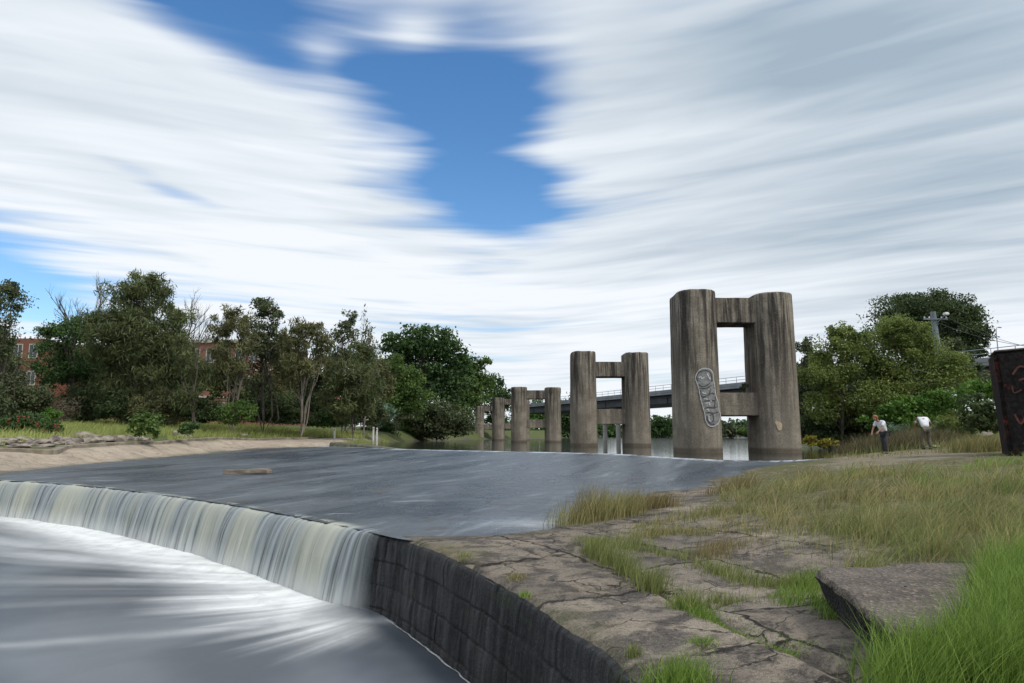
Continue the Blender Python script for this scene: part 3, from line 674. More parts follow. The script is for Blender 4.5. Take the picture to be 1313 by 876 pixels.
def Z2P(x, y): return 880 + x / 526 * 60, 460 + y / 876 * 100
outline = [(100, 225), (118, 165), (160, 120), (215, 108), (270, 122), (298, 160), (306, 230), (318, 300), (326, 370), (340, 440), (362, 500), (366, 560), (384, 630), (376, 690), (352, 735), (300, 762), (250, 748), (218, 690), (208, 620), (186, 540), (160, 440), (136, 320)]
OL = catmull(np.array(outline + outline[:1]), 6)
def P3(x, y, off): return on_column(*Z2P(x, y), off)
gl = empty('graffiti', (root.location.x - ox, 36.5, 2.5), None, None)
gl.parent = root; gl.location = (-ox, 0, 0)
def loc3(p): return p - np.array([root.location.x - ox, 36.5, UP_Z])
ys_ = np.linspace(110, 760, 60); fv = []; 
for yv in ys_:
    cr_ = []
    for (xa, ya), (xb, yb) in zip(OL[:-1], OL[1:]):
        if (ya > yv) != (yb > yv): cr_.append(xa + (yv - ya) / (yb - ya) * (xb - xa))
    if len(cr_) < 2: cr_ = [215, 216]
    a_, b_ = min(cr_), max(cr_)
    fv.append([loc3(P3(a_ + (b_ - a_) * k / 11, yv, .030)) for k in range(12)])
M['paint_grey'] = simple_mat('paint_grey', (.14, .14, .14), (.24, .24, .235), 6, .55, .2, .01)
M['paint_white'] = simple_mat('paint_white', (.36, .365, .36), (.52, .53, .53), 6, .55, .2, .01)
M['paint_dark'] = simple_mat('paint_dark', (.03, .03, .03), (.07, .07, .07), 6, .6, .2, .01)
link('paint_fill', raw_mesh('paint_fill', np.array(fv).reshape(-1, 3), grid_quads(60, 12)), M['paint_grey'], gl)
def stroke(paths, wpx, off, mat, name):
    for pts in paths:
        A_ = Acc()
        c = catmull(np.array(pts, float), 8) if len(pts) > 2 else np.array(pts, float)
        tn = np.gradient(c, axis=0); tn /= np.linalg.norm(tn, axis=1)[:, None] + 1e-9; nn_ = np.stack([-tn[:, 1], tn[:, 0]], 1)
        wl_ = wpx * (0.75 + .5 * np.random.default_rng(3).random(len(c)))[:, None]
        rows = []
        for e in (-.5, 0, .5):
            rows.append([loc3(P3(*q_, off)) for q_ in c + nn_ * wl_ * e])
        v_ = np.array(rows).transpose(1, 0, 2).reshape(-1, 3); A_.add(v_, grid_quads(len(c), 3))
        link(name, A_.mesh(name), mat, gl)
stroke([OL[::6]], 8.5, .040, M['paint_white'], 'white_outline')
stroke([[(128, 250), (118, 200), (150, 150), (215, 132), (265, 150), (285, 200), (288, 260)], [(140, 290), (180, 312), (230, 300), (270, 270)], [(160, 350), (165, 410), (215, 425), (262, 385), (268, 335)],
        [(180, 440), (230, 415), (290, 390), (318, 400)], [(195, 480), (250, 470), (320, 470)], [(205, 560), (250, 545), (300, 552), (350, 540)], [(215, 610), (262, 606), (305, 612), (360, 600)],
        [(232, 640), (240, 690), (275, 730), (320, 736)], [(262, 640), (300, 625), (306, 690), (280, 712)], [(330, 420), (322, 500), (318, 560)], [(150, 330), (205, 335), (250, 320), (280, 300)]], 11, .044, M['paint_dark'], 'dark_line')
stroke([[(140, 215), (160, 200), (178, 222), (205, 205)], [(235, 165), (252, 205), (272, 230)], [(180, 375), (200, 392), (225, 385)], [(250, 340), (262, 352)], [(200, 450), (240, 455)], [(222, 500), (260, 495), (262, 525)], [(228, 570), (252, 572), (255, 592)], [(255, 640), (258, 690), (280, 706)], [(275, 465), (282, 485)]], 13, .048, M['paint_white'], 'white_highlight')
# pale scar on the other column
PC = np.array([root.location.x + ox, 36.5])
sc = [(993 + .5, 541), (996, 540), (1002, 542.5), (1003, 548), (1001, 552), (997.5, 551), (996, 546)]
pts = [on_column(x, y, .02) for x, y in catmull(np.array(sc + sc[:1]), 4)[:-1]]
cpt = on_column(999, 546, .025)
lp = np.array([cpt] + pts) - np.array([root.location.x, 36.5, UP_Z])
link('pale_scar', raw_mesh('pale_scar', lp, None, np.array([(0, i, i % len(pts) + 1) for i in range(1, len(pts) + 1)])), M['lichen'], root)

# ------------------------------------------------------------------ dark painted pillar on the bank
m, t, o = new_mat('painted_pillar')
p = objpos(t)
q1 = t.noise(t.scaled(p, (1, 1, .35)), 1.6, 5, .65, .6); q2 = t.noise(p, 7, 6, .7, .5); q3 = t.noise(t.scaled(p, (1, 1, .6), (3, 1, 7)), 2.6, 5, .65, 1.0); q4 = t.noise(p, 40, 3, .6)
bc = t.mix(t.ramp(q2, .35, .7), (.008, .0075, .008), (.028, .024, .024))
bc = t.mix(t.math('MULTIPLY', t.ramp(q3, .54, .64), t.ramp(q2, .42, .56, 0, .75)), bc, (.16, .034, .022))
bc = t.mix(t.math('MULTIPLY', t.ramp(q1, .64, .72), t.ramp(q2, .5, .6, 0, .5)), bc, (.10, .12, .14))
principled(t, o, **{'Base Color': bc, 'Roughness': .85, 'Specular IOR Level': .12, 'Normal': t.bump(t.math('ADD', q2, q4), .5, .03)})
M['black_paint'] = m
M['cap_conc'] = simple_mat('cap_concrete', (.10, .09, .075), (.2, .175, .14), 6, .9, .4, .03)
pb = at_y(1283, 586, 22.5)
PZ = gz1(pb[0] + .8, 22.5)
pcor = at_y(1297, 580, 22.5)[:2]; pth = R(-30)
root = empty('stone_pillar', (pcor[0] + 1.12 * math.cos(pth) - .68 * math.sin(pth), pcor[1] + 1.12 * math.sin(pth) + .68 * math.cos(pth), PZ), 'black painted pillar with red and teal graffiti at the right edge', 'pillar', rz=pth)
zt = at_y(1290, 447, 22.5)[2] - PZ
bm = bmesh.new(); bx0 = add_box(bm, (-1.2, -.75, -.5), (1.6, 1.2, zt), .13)
bmesh.ops.subdivide_edges(bm, edges=[e for e in bm.edges if e.calc_length() > .5], cuts=7, use_grid_fill=True)
for v in bm.verts:
    tpr = 1 - .055 * max(0, v.co.z) / zt
    f = fbm(np.array([v.co.x * 2 + v.co.y]), np.array([v.co.z * 2]), 3, 5)[0]
    v.co.x = v.co.x + .04 * f - (.16 * max(0, v.co.z) / zt if v.co.x < 0 else 0) ; v.co.y += .04 * f
    if v.co.z > zt - .3: v.co.z += .05 * v.co.x + .05 * f
link('shaft', bm_mesh('shaft', bm), M['black_paint'], root)
bm = bmesh.new(); add_box(bm, (-1.33, -.72, zt - .035), (1.62, 1.17, zt + .015), .018)
for v in bm.verts: v.co.z += .05 * v.co.x
link('top_edge', bm_mesh('top_edge', bm), M['cap_conc'], root)
M['teal'] = simple_mat('paint_teal', (.02, .14, .12), (.05, .26, .22), 8, .6, .2, .01)
M['red'] = simple_mat('paint_red', (.050, .012, .010), (.12, .028, .020), 8, .6, .2, .01)
A_ = Acc(); B_ = Acc()
def ribbon(A, pts, w, y):
    c = catmull(np.array(pts, float), 8); tn = np.gradient(c, axis=0); tn /= np.linalg.norm(tn, axis=1)[:, None] + 1e-9; nn_ = np.stack([-tn[:, 1], tn[:, 0]], 1)
    v_ = np.stack([c + nn_ * w / 2, c - nn_ * w / 2], 1).reshape(-1, 2)
    A.add(np.stack([v_[:, 0], np.full(len(v_), y), v_[:, 1]], 1), grid_quads(len(c), 2))
ribbon(A_, [(-.05, 1.7), (-.35, 1.95), (-.45, 2.25), (-.25, 2.5), (.1, 2.45)], .07, -.795)
ribbon(B_, [(-.95, 2.2), (-.9, 2.0), (-.7, 2.1)], .04, -.795); ribbon(B_, [(-.9, 2.6), (-.7, 2.85), (-.45, 2.75), (-.55, 2.5), (-.75, 2.4)], .06, -.795); ribbon(B_, [(-.95, 1.3), (-.8, 1.0), (-.6, 1.35), (-.45, 1.05)], .06, -.795); ribbon(B_, [(-.8, .35), (-.6, .6), (-.4, .4), (-.2, .7)], .05, -.795); ribbon(B_, [(-.2, 2.9), (.1, 3.0), (.4, 2.8)], .06, -.795)
link('teal_graffiti', A_.mesh('teal'), M['teal'], root); link('red_graffiti', B_.mesh('red'), M['red'], root)

# ------------------------------------------------------------------ foliage
def leaf_quads(c, L, W, droop=0.0, rng=RNG, tint=None):
    n = len(c); d = rng.normal(size=(n, 3)); d[:, 2] -= droop * 2.0
    d /= np.linalg.norm(d, axis=1)[:, None] + 1e-9
    e = np.cross(d, rng.normal(size=(n, 3))); e /= np.linalg.norm(e, axis=1)[:, None] + 1e-9
    s = rng.uniform(.65, 1.3, n)[:, None]
    v = np.stack([c - d * L * s / 2, c + e * W * s / 2, c + d * L * s / 2, c - e * W * s / 2], 1)
    q = np.arange(n * 4).reshape(-1, 4)
    return v.reshape(-1, 3), q
def tree(name, label, cat, Y, base_px, lobes, kind, leafL=None, aspect=.5, droop=0.0, dens=3.2, trunk=True, trunk_r=None, group=None, mat_bark='bark', clump=.30, seed=1, base_z=None, stems=0, trunk_px=None):
    """lobes: photo (px, py, rx_px, ry_px) foliage masses at distance Y; each is a real ellipsoid of leaf clumps"""
    rng = np.random.default_rng(seed)
    k = ppm(Y); bx = at_y(base_px, 560, Y)[0]; bz = gz1(bx, Y) if base_z is None else base_z
    stems = stems or (4 if kind in ('casuarina', 'brown', 'gum') else 1)
    root = empty(name, (bx, Y, bz), label, cat, group); b0 = np.array([bx, Y, bz])
    leafL = leafL or .0043 * Y; lw = leafL * aspect
    cr, tr = Acc(), Acc(); top = 0; tips = []
    for (px, py, rx, ry) in lobes:
        c = at_y(px, py, Y) - b0; rxm, rym = rx / k, ry / k; rd_ = max(.6 * rxm, min(rxm, rym * 1.1))
        c[1] += rng.uniform(-.35, .35) * rd_
        R_ = (rxm * rym * rd_) ** (1 / 3); ncl = int(max(6, 9 * (1 / clump) * .55 * max(1, math.sqrt(rxm * rym) / 1.6)))
        ncl = min(ncl, 90)
        u_ = rng.normal(size=(ncl, 3)); u_ /= np.linalg.norm(u_, axis=1)[:, None]
        rr = rng.random(ncl) ** .42
        cc_ = u_ * rr[:, None]
        area = math.pi * rxm * rym; nl = int(dens * 1.55 * area / (.5 * leafL * lw)); nl = min(nl, 42000)
        which = rng.integers(0, ncl, nl)
        wts = rng.uniform(.5, 1.5, ncl)
        g_ = np.clip(rng.normal(size=(nl, 3)), -1.7, 1.7) * clump * wts[which][:, None] * .62
        pos = (cc_[which] + g_) * np.array([rxm, rd_, rym]) * .92 + c
        tint_c = np.clip(rng.normal(.45, .22, ncl), 0, 1)[which] + rng.normal(0, .11, nl)
        v_, q_ = leaf_quads(pos, leafL, lw, droop, rng)
        cr.add(v_, q_, tint=np.repeat(np.clip(tint_c, 0, 1), 4))
        top = max(top, c[2] + rym)
        for i in rng.permutation(ncl)[:max(4, ncl // 3)]: tips.append(cc_[i] * np.array([rxm, rd_, rym]) * .8 + c)
    if cr.n: link('crown', cr.mesh('crown', False), M[kind], root)
    if trunk:
        H = top * .8; r0 = trunk_r or max(.09, .018 * top); n_ = 9
        z_ = np.linspace(-.3, H, n_); lean = rng.normal(0, .035, 2) * top
        if trunk_px: lean[0] = (trunk_px - base_px) / k
        tx = lean[0] * (z_ / H) ** 1.5 + .02 * top * np.sin(z_ * 1.3 + rng.random() * 6) * (z_ / H); ty = lean[1] * (z_ / H)
        if stems > 1: r0 *= .72
        path = np.stack([tx, ty, z_], 1); tr.tube(path, np.linspace(r0, r0 * .25, n_), 7)
        for e_ in range(stems - 1):
            f_ = rng.uniform(.5, .8); o1 = rng.normal(0, .045 * top, 2); o2 = rng.normal(0, .10 * top, 2); u1 = np.linspace(0, 1, n_)
            tr.tube(np.stack([tx * u1 + o1[0] + o2[0] * u1 + .012 * top * np.sin(u1 * 5 + e_), ty * u1 + o1[1] + o2[1] * u1, -.3 + (H * f_ + .3) * u1], 1), np.linspace(r0 * .6, r0 * .15, n_), 6)
        for tp_ in tips[:60]:
            zz = np.clip(tp_[2] * rng.uniform(.35, .8), .12 * H, .97 * H)
            st_p = np.array([np.interp(zz, z_, tx), np.interp(zz, z_, ty), zz]); mid = (st_p + tp_) / 2 + rng.normal(0, .06, 3) * np.linalg.norm(tp_ - st_p)
            rr_ = r0 * .28 * (1 - zz / H * .6); mid[2] += .08 * np.linalg.norm(tp_ - st_p)
            tr.tube([st_p, (st_p + mid) / 2, mid, (mid + tp_) / 2, tp_], np.linspace(rr_, .012, 5), 4)
        link('trunk', tr.mesh('trunk'), M[mat_bark], root)
    return root
def bare_tree(label, Y, base_px, top_px, top_py, spread_px, seed, group=None, mat='bark', leafy=0):
    rng = np.random.default_rng(seed); k = ppm(Y); bx = at_y(base_px, 560, Y)[0]; bz = gz1(bx, Y)
    root = empty('bare_tree', (bx, Y, bz), label, 'tree', group)
    tp = at_y(top_px, top_py, Y) - np.array([bx, Y, bz]); H = tp[2]; A = Acc(); tips = []
    def branch(p, d, L, r, lev):
        n = 5; pts = [p]; dd = d.copy()
        for i in range(n):
            dd = dd + rng.normal(0, .13, 3) + np.array([0, 0, .06]); dd /= np.linalg.norm(dd); pts.append(pts[-1] + dd * L / n)
        A.tube(pts, np.linspace(r, r * .45, n + 1), 5 if lev < 2 else 3)
        if lev >= 4: tips.append(pts[-1]); return
        for i in range(4 if lev else 7):
            f = rng.uniform(.3, 1.0); ip = pts[int(f * n)]
            w = rng.normal(0, 1, 3) * np.array([1, 1, .3]); w /= np.linalg.norm(w)
            nd = dd * .75 + w * .62 + np.array([0, 0, .25]); nd /= np.linalg.norm(nd)
            branch(ip, nd, L * rng.uniform(.45, .66), max(r * .5, .016), lev + 1)
    d0 = tp / np.linalg.norm(tp); branch(np.array([0, 0, -.3]), d0, H * .62, .014 * H + .05, 0)
    v_ = np.concatenate(A.v); 
    sc = H / v_[:, 2].max(); 
    A.v = [x * np.array([spread_px / k / (np.percentile(v_[:, 0], 97) - np.percentile(v_[:, 0], 3)), .7, sc]) for x in A.v]
    link('trunk', A.mesh('trunk'), M[mat], root)
    if leafy:
        T = np.concatenate(A.v); c = T[rng.integers(0, len(T), leafy)]; c = c[c[:, 2] > .3 * H] + rng.normal(0, .25, (int((c[:, 2] > .3 * H).sum()), 3))
        v2, q2 = leaf_quads(c, .42, .14, .4, rng); cr = Acc(); cr.add(v2, q2, tint=np.repeat(rng.random(len(c)), 4)); link('crown', cr.mesh('crown', False), M['gum'], root)
    return root

LB = 'trees along the left bank'; BB = 'bushes along the left bank'
T = tree
T('gum_tree', 'dark gum tree cut by the left edge, leaning out against blue sky', 'tree', 56, -8, [(-5, 385, 34, 28), (-22, 420, 40, 30), (4, 440, 22, 26), (12, 372, 16, 14), (-14, 480, 36, 36), (0, 515, 28, 24)], 'gum', droop=.3, dens=2.3, group=LB, seed=21)
bare_tree('bare grey tree with fine twigs rising above the dark bushy tree', 70, 92, 105, 346, 66, 5, LB)
T('bushy_tree', 'dark green bushy tree in front of the bare grey tree', 'tree', 66, 88, [(88, 440, 38, 32), (70, 425, 22, 18), (104, 420, 24, 18), (76, 480, 34, 28), (105, 470, 30, 28)], 'fig', dens=2.4, group=LB, seed=22)
T('casuarina', 'tallest feathery olive casuarina with a wind-blown peaked top', 'tree', 62, 172, [(182, 362, 26, 20), (168, 385, 40, 26), (204, 378, 26, 24), (150, 410, 40, 28), (215, 408, 28, 24), (178, 425, 56, 30), (140, 450, 36, 28), (222, 440, 22, 26), (176, 468, 60, 30), (160, 500, 44, 24)], 'casuarina', leafL=.62, aspect=.14, droop=.35, dens=3.0, group=LB, seed=23, clump=.34)
bare_tree('tall leafless tree fanning out beside the tallest casuarina', 68, 254, 256, 376, 60, 8, LB)
T('casuarina', 'thin casuarina with a low brown crown before the brick building', 'tree', 58, 246, [(244, 455, 26, 22), (252, 485, 28, 24), (240, 510, 24, 20)], 'casuarina', leafL=.55, aspect=.14, droop=.45, dens=2.0, group=LB, seed=24)
T('casuarina', 'olive-brown casuarina with an uneven crown before the brick building', 'tree', 60, 300, [(298, 412, 24, 20), (284, 432, 24, 20), (312, 430, 22, 22), (296, 460, 28, 22), (278, 470, 16, 18)], 'brown', leafL=.55, aspect=.15, droop=.4, dens=2.2, group=LB, seed=25)
T('gum_tree', 'dark upright gum tree with a ragged double top and open lower trunk', 'tree', 64, 338, [(338, 396, 20, 16), (352, 400, 18, 16), (330, 425, 26, 22), (352, 432, 22, 22), (340, 458, 28, 20), (330, 485, 22, 18)], 'gum', droop=.3, dens=2.2, group=LB, seed=26)
T('casuarina', 'brownish casuarina with a broad drooping crown over several pale stems', 'tree', 62, 385, [(392, 424, 28, 18), (378, 440, 22, 20), (408, 446, 24, 22), (394, 466, 32, 20), (376, 480, 20, 18)], 'brown', leafL=.6, aspect=.15, droop=.4, dens=2.6, group=LB, seed=27, mat_bark='bark_pale')
T('gum_tree', 'slender dark gum tree standing beside the sparse pale sapling', 'tree', 68, 438, [(444, 412, 14, 14), (440, 432, 18, 18), (450, 455, 18, 18), (430, 462, 14, 18)], 'gum', droop=.35, dens=2.2, group=LB, seed=28)
bare_tree('sparse pale sapling with a few leaves next to the big fig', 72, 466, 470, 390, 32, 12, LB, 'bark_pale', 900)
T('casuarina', 'dense low olive casuarina at the end of the slipway', 'tree', 64, 452, [(452, 476, 34, 24), (436, 505, 30, 24), (470, 500, 26, 26), (452, 522, 36, 18), (462, 455, 20, 16)], 'casuarina', leafL=.6, aspect=.15, droop=.3, dens=3.0, group=LB, seed=29)
T('fig_tree', 'large dark green fig with a broad lobed crown', 'tree', 112, 545, [(545, 440, 42, 24), (512, 448, 34, 22), (580, 452, 28, 22), (540, 475, 58, 28), (596, 468, 18, 16), (500, 478, 26, 24), (566, 496, 44, 26), (520, 505, 40, 24)], 'fig', dens=3.4, group=LB, seed=30, leafL=.62, aspect=.6, clump=.26)
T('broadleaf_tree', 'mid green tree with a peaked crown in front of the big fig', 'tree', 92, 508, [(500, 468, 24, 18), (512, 488, 34, 22), (498, 510, 34, 24), (530, 512, 30, 22)], 'bright', dens=3.2, group=LB, seed=31)
T('broadleaf_tree', 'light green leaning tree at the water beside the smallest pier', 'tree', 152, 592, [(602, 470, 22, 14), (618, 466, 14, 9), (590, 488, 34, 22), (612, 498, 24, 22), (596, 520, 34, 24), (580, 540, 30, 22), (585, 554, 36, 10)], 'bright', dens=3.0, group=LB, seed=32)
T('broadleaf_tree', 'small hazy green tree just above the smallest pier', 'tree', 176, 636, [(632, 492, 16, 14), (644, 510, 18, 16), (626, 516, 22, 20), (640, 540, 20, 20), (635, 556, 24, 8)], 'fig', dens=3.0, group=LB, seed=33)
T('waterside_shrub', 'sprawling olive shrub hanging over the water at the end of the bank', 'shrub', 104, 552, [(548, 530, 40, 18), (576, 538, 34, 20), (530, 545, 26, 16), (556, 553, 40, 11), (588, 550, 14, 12)], 'gum', dens=3.4, trunk=False, group=BB, seed=34)
T('agave_clump', 'blue-green broad-leaved clump low between casuarina and olive shrub', 'shrub', 88, 498, [(496, 528, 18, 12), (488, 536, 14, 9)], 'agave', dens=3.2, trunk=False, group=BB, seed=35, leafL=.7, aspect=.4)
# understorey
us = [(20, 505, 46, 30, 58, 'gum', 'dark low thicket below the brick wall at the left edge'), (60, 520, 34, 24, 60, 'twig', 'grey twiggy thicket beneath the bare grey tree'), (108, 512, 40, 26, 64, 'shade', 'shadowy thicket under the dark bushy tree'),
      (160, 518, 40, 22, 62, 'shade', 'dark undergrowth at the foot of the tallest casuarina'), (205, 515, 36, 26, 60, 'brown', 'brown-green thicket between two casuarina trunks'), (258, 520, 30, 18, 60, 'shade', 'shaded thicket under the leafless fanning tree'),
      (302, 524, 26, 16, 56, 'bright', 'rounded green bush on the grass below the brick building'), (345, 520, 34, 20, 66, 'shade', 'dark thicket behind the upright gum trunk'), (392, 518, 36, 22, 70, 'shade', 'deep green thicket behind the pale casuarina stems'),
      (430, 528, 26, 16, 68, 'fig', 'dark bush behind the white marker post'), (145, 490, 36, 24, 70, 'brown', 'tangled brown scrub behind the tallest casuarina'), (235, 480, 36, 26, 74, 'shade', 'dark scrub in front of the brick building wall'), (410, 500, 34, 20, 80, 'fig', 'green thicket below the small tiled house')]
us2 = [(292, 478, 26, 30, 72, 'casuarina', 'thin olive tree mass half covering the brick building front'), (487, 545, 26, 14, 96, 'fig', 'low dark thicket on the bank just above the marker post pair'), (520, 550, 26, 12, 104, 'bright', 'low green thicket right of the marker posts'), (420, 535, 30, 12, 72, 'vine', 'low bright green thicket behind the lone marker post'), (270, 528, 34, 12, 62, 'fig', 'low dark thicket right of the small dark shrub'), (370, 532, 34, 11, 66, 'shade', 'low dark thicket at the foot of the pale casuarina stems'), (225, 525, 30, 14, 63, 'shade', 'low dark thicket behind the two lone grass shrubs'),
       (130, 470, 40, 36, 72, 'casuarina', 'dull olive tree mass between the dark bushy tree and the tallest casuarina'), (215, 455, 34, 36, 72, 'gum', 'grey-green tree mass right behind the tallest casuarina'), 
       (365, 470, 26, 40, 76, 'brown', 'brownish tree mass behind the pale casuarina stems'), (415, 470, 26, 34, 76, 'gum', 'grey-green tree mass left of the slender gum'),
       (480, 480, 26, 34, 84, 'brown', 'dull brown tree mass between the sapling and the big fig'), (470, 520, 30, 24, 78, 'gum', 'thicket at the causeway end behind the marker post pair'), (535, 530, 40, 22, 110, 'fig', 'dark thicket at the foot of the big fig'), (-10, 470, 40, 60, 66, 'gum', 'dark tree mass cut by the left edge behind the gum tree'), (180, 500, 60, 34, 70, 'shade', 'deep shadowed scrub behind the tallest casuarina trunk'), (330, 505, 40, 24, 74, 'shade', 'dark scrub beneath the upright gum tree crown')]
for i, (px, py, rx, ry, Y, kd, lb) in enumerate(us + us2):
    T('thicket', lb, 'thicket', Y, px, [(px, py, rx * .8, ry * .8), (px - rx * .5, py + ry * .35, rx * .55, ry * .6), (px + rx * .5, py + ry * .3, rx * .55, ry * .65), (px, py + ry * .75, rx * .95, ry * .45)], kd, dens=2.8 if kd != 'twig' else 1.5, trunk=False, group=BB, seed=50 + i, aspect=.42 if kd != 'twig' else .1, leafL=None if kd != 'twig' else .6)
T('flowering_shrub', 'low dark shrub dotted with red flowers near the rubble', 'shrub', 43, 40, [(24, 540, 32, 14), (52, 545, 26, 14), (8, 552, 26, 14), (66, 552, 18, 8)], 'fig', dens=3.0, trunk=False, group=BB, seed=70)
fr = bpy.data.objects[-1] if False else None
root = [o for o in COL.objects if o.name.startswith('flowering_shrub')][0]
rng = np.random.default_rng(4); A_ = Acc()
for px, py in [(24, 537), (33, 536), (22, 545), (48, 544), (73, 547), (75, 550), (12, 540), (58, 552), (40, 540)]:
    c = at_y(px, py, 42.2) - np.array(root.location); v_, q_ = leaf_quads(c + rng.normal(0, .09, (11, 3)), .11, .08, 0, rng); A_.add(v_, q_, tint=rng.random(len(v_)))
link('flower', A_.mesh('flower', False), M['redflower'], root)['kind'] = 'stuff'
T('young_shrub', 'pale lime green leafy shrub behind the red-flowered one', 'shrub', 47, 66, [(66, 530, 16, 7), (60, 536, 14, 7)], 'vine', dens=2.6, trunk=False, group=BB, seed=71)
T('round_shrub', 'round green shrub standing alone on the grass above the slipway', 'shrub', 41, 186, [(186, 540, 18, 14), (176, 550, 15, 11), (198, 551, 13, 11)], 'bright', dens=3.2, trunk=False, group=BB, seed=72, leafL=.22)
T('round_shrub', 'small dark shrub on the grass right of the lone round shrub', 'shrub', 45, 243, [(243, 548, 13, 8), (238, 552, 9, 6)], 'fig', dens=3.4, trunk=False, group=BB, seed=73, leafL=.22)
# far trees beyond the water
FB = 'trees far up the river'
far = [(938, 550, 22, 10, 185, 'gum', 'olive tree on the bank in the lower gap of the tallest pier'), (962, 551, 16, 9, 175, 'bright', 'small green tree by the inner face of the right column'), (760, 545, 24, 14, 320, 'gum', 'grey far tree beyond the bridge columns'), (900, 547, 30, 13, 290, 'fig', 'wide far tree hidden mostly by the tallest pier'), (975, 545, 30, 16, 270, 'gum', 'far grey-green tree right of the tall pier opening'), (835, 548, 26, 11, 330, 'bright', 'pale green far tree low over the water'), (800, 551, 30, 9, 340, 'fig', 'lowest far tree seen under the girder'), (1010, 540, 24, 20, 240, 'fig', 'dark far tree beside the right column of the tallest pier'),
       (690, 528, 22, 26, 200, 'vine', 'sunlit green tree framed by the squat capped pier'), (730, 530, 20, 26, 210, 'fig', 'dark tree between squat pier and second pier'), (712, 540, 18, 18, 230, 'bright', 'mid green tree behind the squat pier'), (782, 548, 22, 9, 300, 'fig', 'low far tree under the road bridge'),
       (847, 542, 20, 14, 260, 'fig', 'dark far tree on the bank between second and tallest pier'), (868, 545, 18, 12, 280, 'gum', 'grey-green far tree beside the tallest pier'), (815, 548, 20, 10, 310, 'gum', 'hazy low far tree behind the second pier'), (945, 546, 20, 14, 230, 'fig', 'dark tree seen through the lower gap of the tallest pier'),
       (665, 545, 18, 16, 190, 'bright', 'bright tree glimpsed behind the fourth pier'), (925, 548, 18, 12, 250, 'bright', 'leafy far tree in the gap of the tallest pier')]
for i, (px, py, rx, ry, Y, kd, lb) in enumerate(far):
    T('river_tree', lb, 'tree', Y, px, [(px, py, rx * .75, ry * .8), (px - rx * .5, py + ry * .35, rx * .6, ry * .65), (px + rx * .5, py + ry * .25, rx * .6, ry * .7), (px, 555, rx * 1.2, 6)], kd, dens=3.2, trunk_r=.3, group=FB, seed=90 + i, leafL=.0044 * Y)
# right bank
RB = 'trees and bushes on the right bank'
T('umbrella_tree', 'big dark domed tree rising behind the utility pole', 'tree', 78, 1198, [(1195, 398, 66, 24), (1195, 392, 46, 20), (1165, 402, 38, 20), (1228, 405, 30, 22), (1205, 420, 54, 28), (1248, 430, 18, 26), (1160, 425, 40, 24), (1252, 452, 14, 8), (1225, 445, 30, 22)], 'shade', dens=4.2, group=RB, seed=110, clump=.30, leafL=.30)
T('wattle', 'tall yellow-green wattle, highest of the front bushes', 'bush', 45, 1165, [(1136, 424, 28, 22), (1162, 428, 32, 24), (1148, 455, 48, 32), (1192, 456, 38, 28), (1165, 490, 60, 34), (1215, 480, 36, 30), (1130, 520, 50, 30), (1190, 522, 46, 24)], 'wattle', dens=2.6, group=RB, seed=111, leafL=.165)
T('wattle', 'olive wattle with a thin feathery tip between pier and tall wattle', 'bush', 46, 1080, [(1076, 428, 18, 15), (1068, 448, 32, 24), (1100, 448, 32, 28), (1080, 482, 46, 34), (1052, 484, 32, 28), (1075, 520, 46, 30)], 'wattle', dens=2.6, group=RB, seed=112, leafL=.165)
T('bushy_tree', 'green bushy tree half hidden behind the tallest pier', 'tree', 50, 1040, [(1030, 450, 18, 18), (1040, 470, 28, 28), (1040, 505, 34, 30), (1028, 540, 30, 26)], 'gum', dens=3.0, group=RB, seed=113)
T('bushy_tree', 'dark green tree at the middle of the front bushes', 'tree', 48, 1115, [(1106, 440, 24, 22), (1118, 485, 40, 34), (1105, 525, 48, 32), (1070, 536, 44, 28), (1120, 552, 44, 16)], 'fig', dens=2.8, group=RB, seed=114, leafL=.18)
T('thicket', 'deep shaded thicket over the water right of the tallest pier', 'thicket', 47, 1062, [(1055, 545, 32, 24), (1092, 545, 34, 22), (1035, 556, 24, 14), (1075, 562, 40, 10)], 'shade', dens=3.0, trunk=False, group=RB, seed=115)
T('vine_mound', 'bright green vine mound spilling down behind the bent person', 'vine', 42, 1180, [(1150, 525, 34, 18), (1185, 520, 36, 18), (1130, 540, 26, 14), (1215, 515, 26, 16), (1170, 540, 36, 12)], 'vine', dens=3.2, trunk=False, group=RB, seed=116, leafL=.22, aspect=.7)
T('wattle', 'grey-olive bush below the utility pole beside the bridge', 'bush', 50, 1235, [(1232, 470, 28, 22), (1245, 495, 24, 20), (1225, 450, 20, 14)], 'gum', dens=3.0, group=RB, seed=117)
T('vine_mound', 'lime green vine mound under the bridge beside the dark pillar', 'vine', 36, 1260, [(1262, 500, 26, 14), (1285, 496, 24, 14), (1240, 512, 20, 12)], 'vine', dens=3.2, trunk=False, group=RB, seed=118, leafL=.2, aspect=.7)
T('dark_bush', 'dark brown-green bush hard against the black pillar', 'bush', 30, 1258, [(1262, 520, 26, 20), (1275, 540, 22, 18), (1250, 538, 18, 16), (1290, 520, 20, 24)], 'shade', dens=3.2, trunk=False, group=RB, seed=119, leafL=.18)
T('low_shrub', 'low yellow shrub at the waterline beside the tallest pier', 'shrub', 44, 1048, [(1045, 566, 16, 7), (1060, 568, 14, 6)], 'yellow', dens=3.0, trunk=False, group=RB, seed=120, leafL=.2)
T('low_shrub', 'tiny green shrub sprouting from the lower beam of the tallest pier', 'plant', 36.6, 955, [(955, 494, 5, 6), (951, 499, 4, 4)], 'gum', dens=2.5, trunk=False, seed=121, leafL=.14, base_z=at_y(955, 503.5, 36)[2])
T('dark_bush', 'grey-green bush in the grass behind the standing person', 'bush', 37, 1150, [(1150, 553, 18, 12), (1205, 552, 18, 12), (1165, 562, 16, 10)], 'agave', dens=1.6, trunk=False, group=RB, seed=122, leafL=.28, aspect=.15)
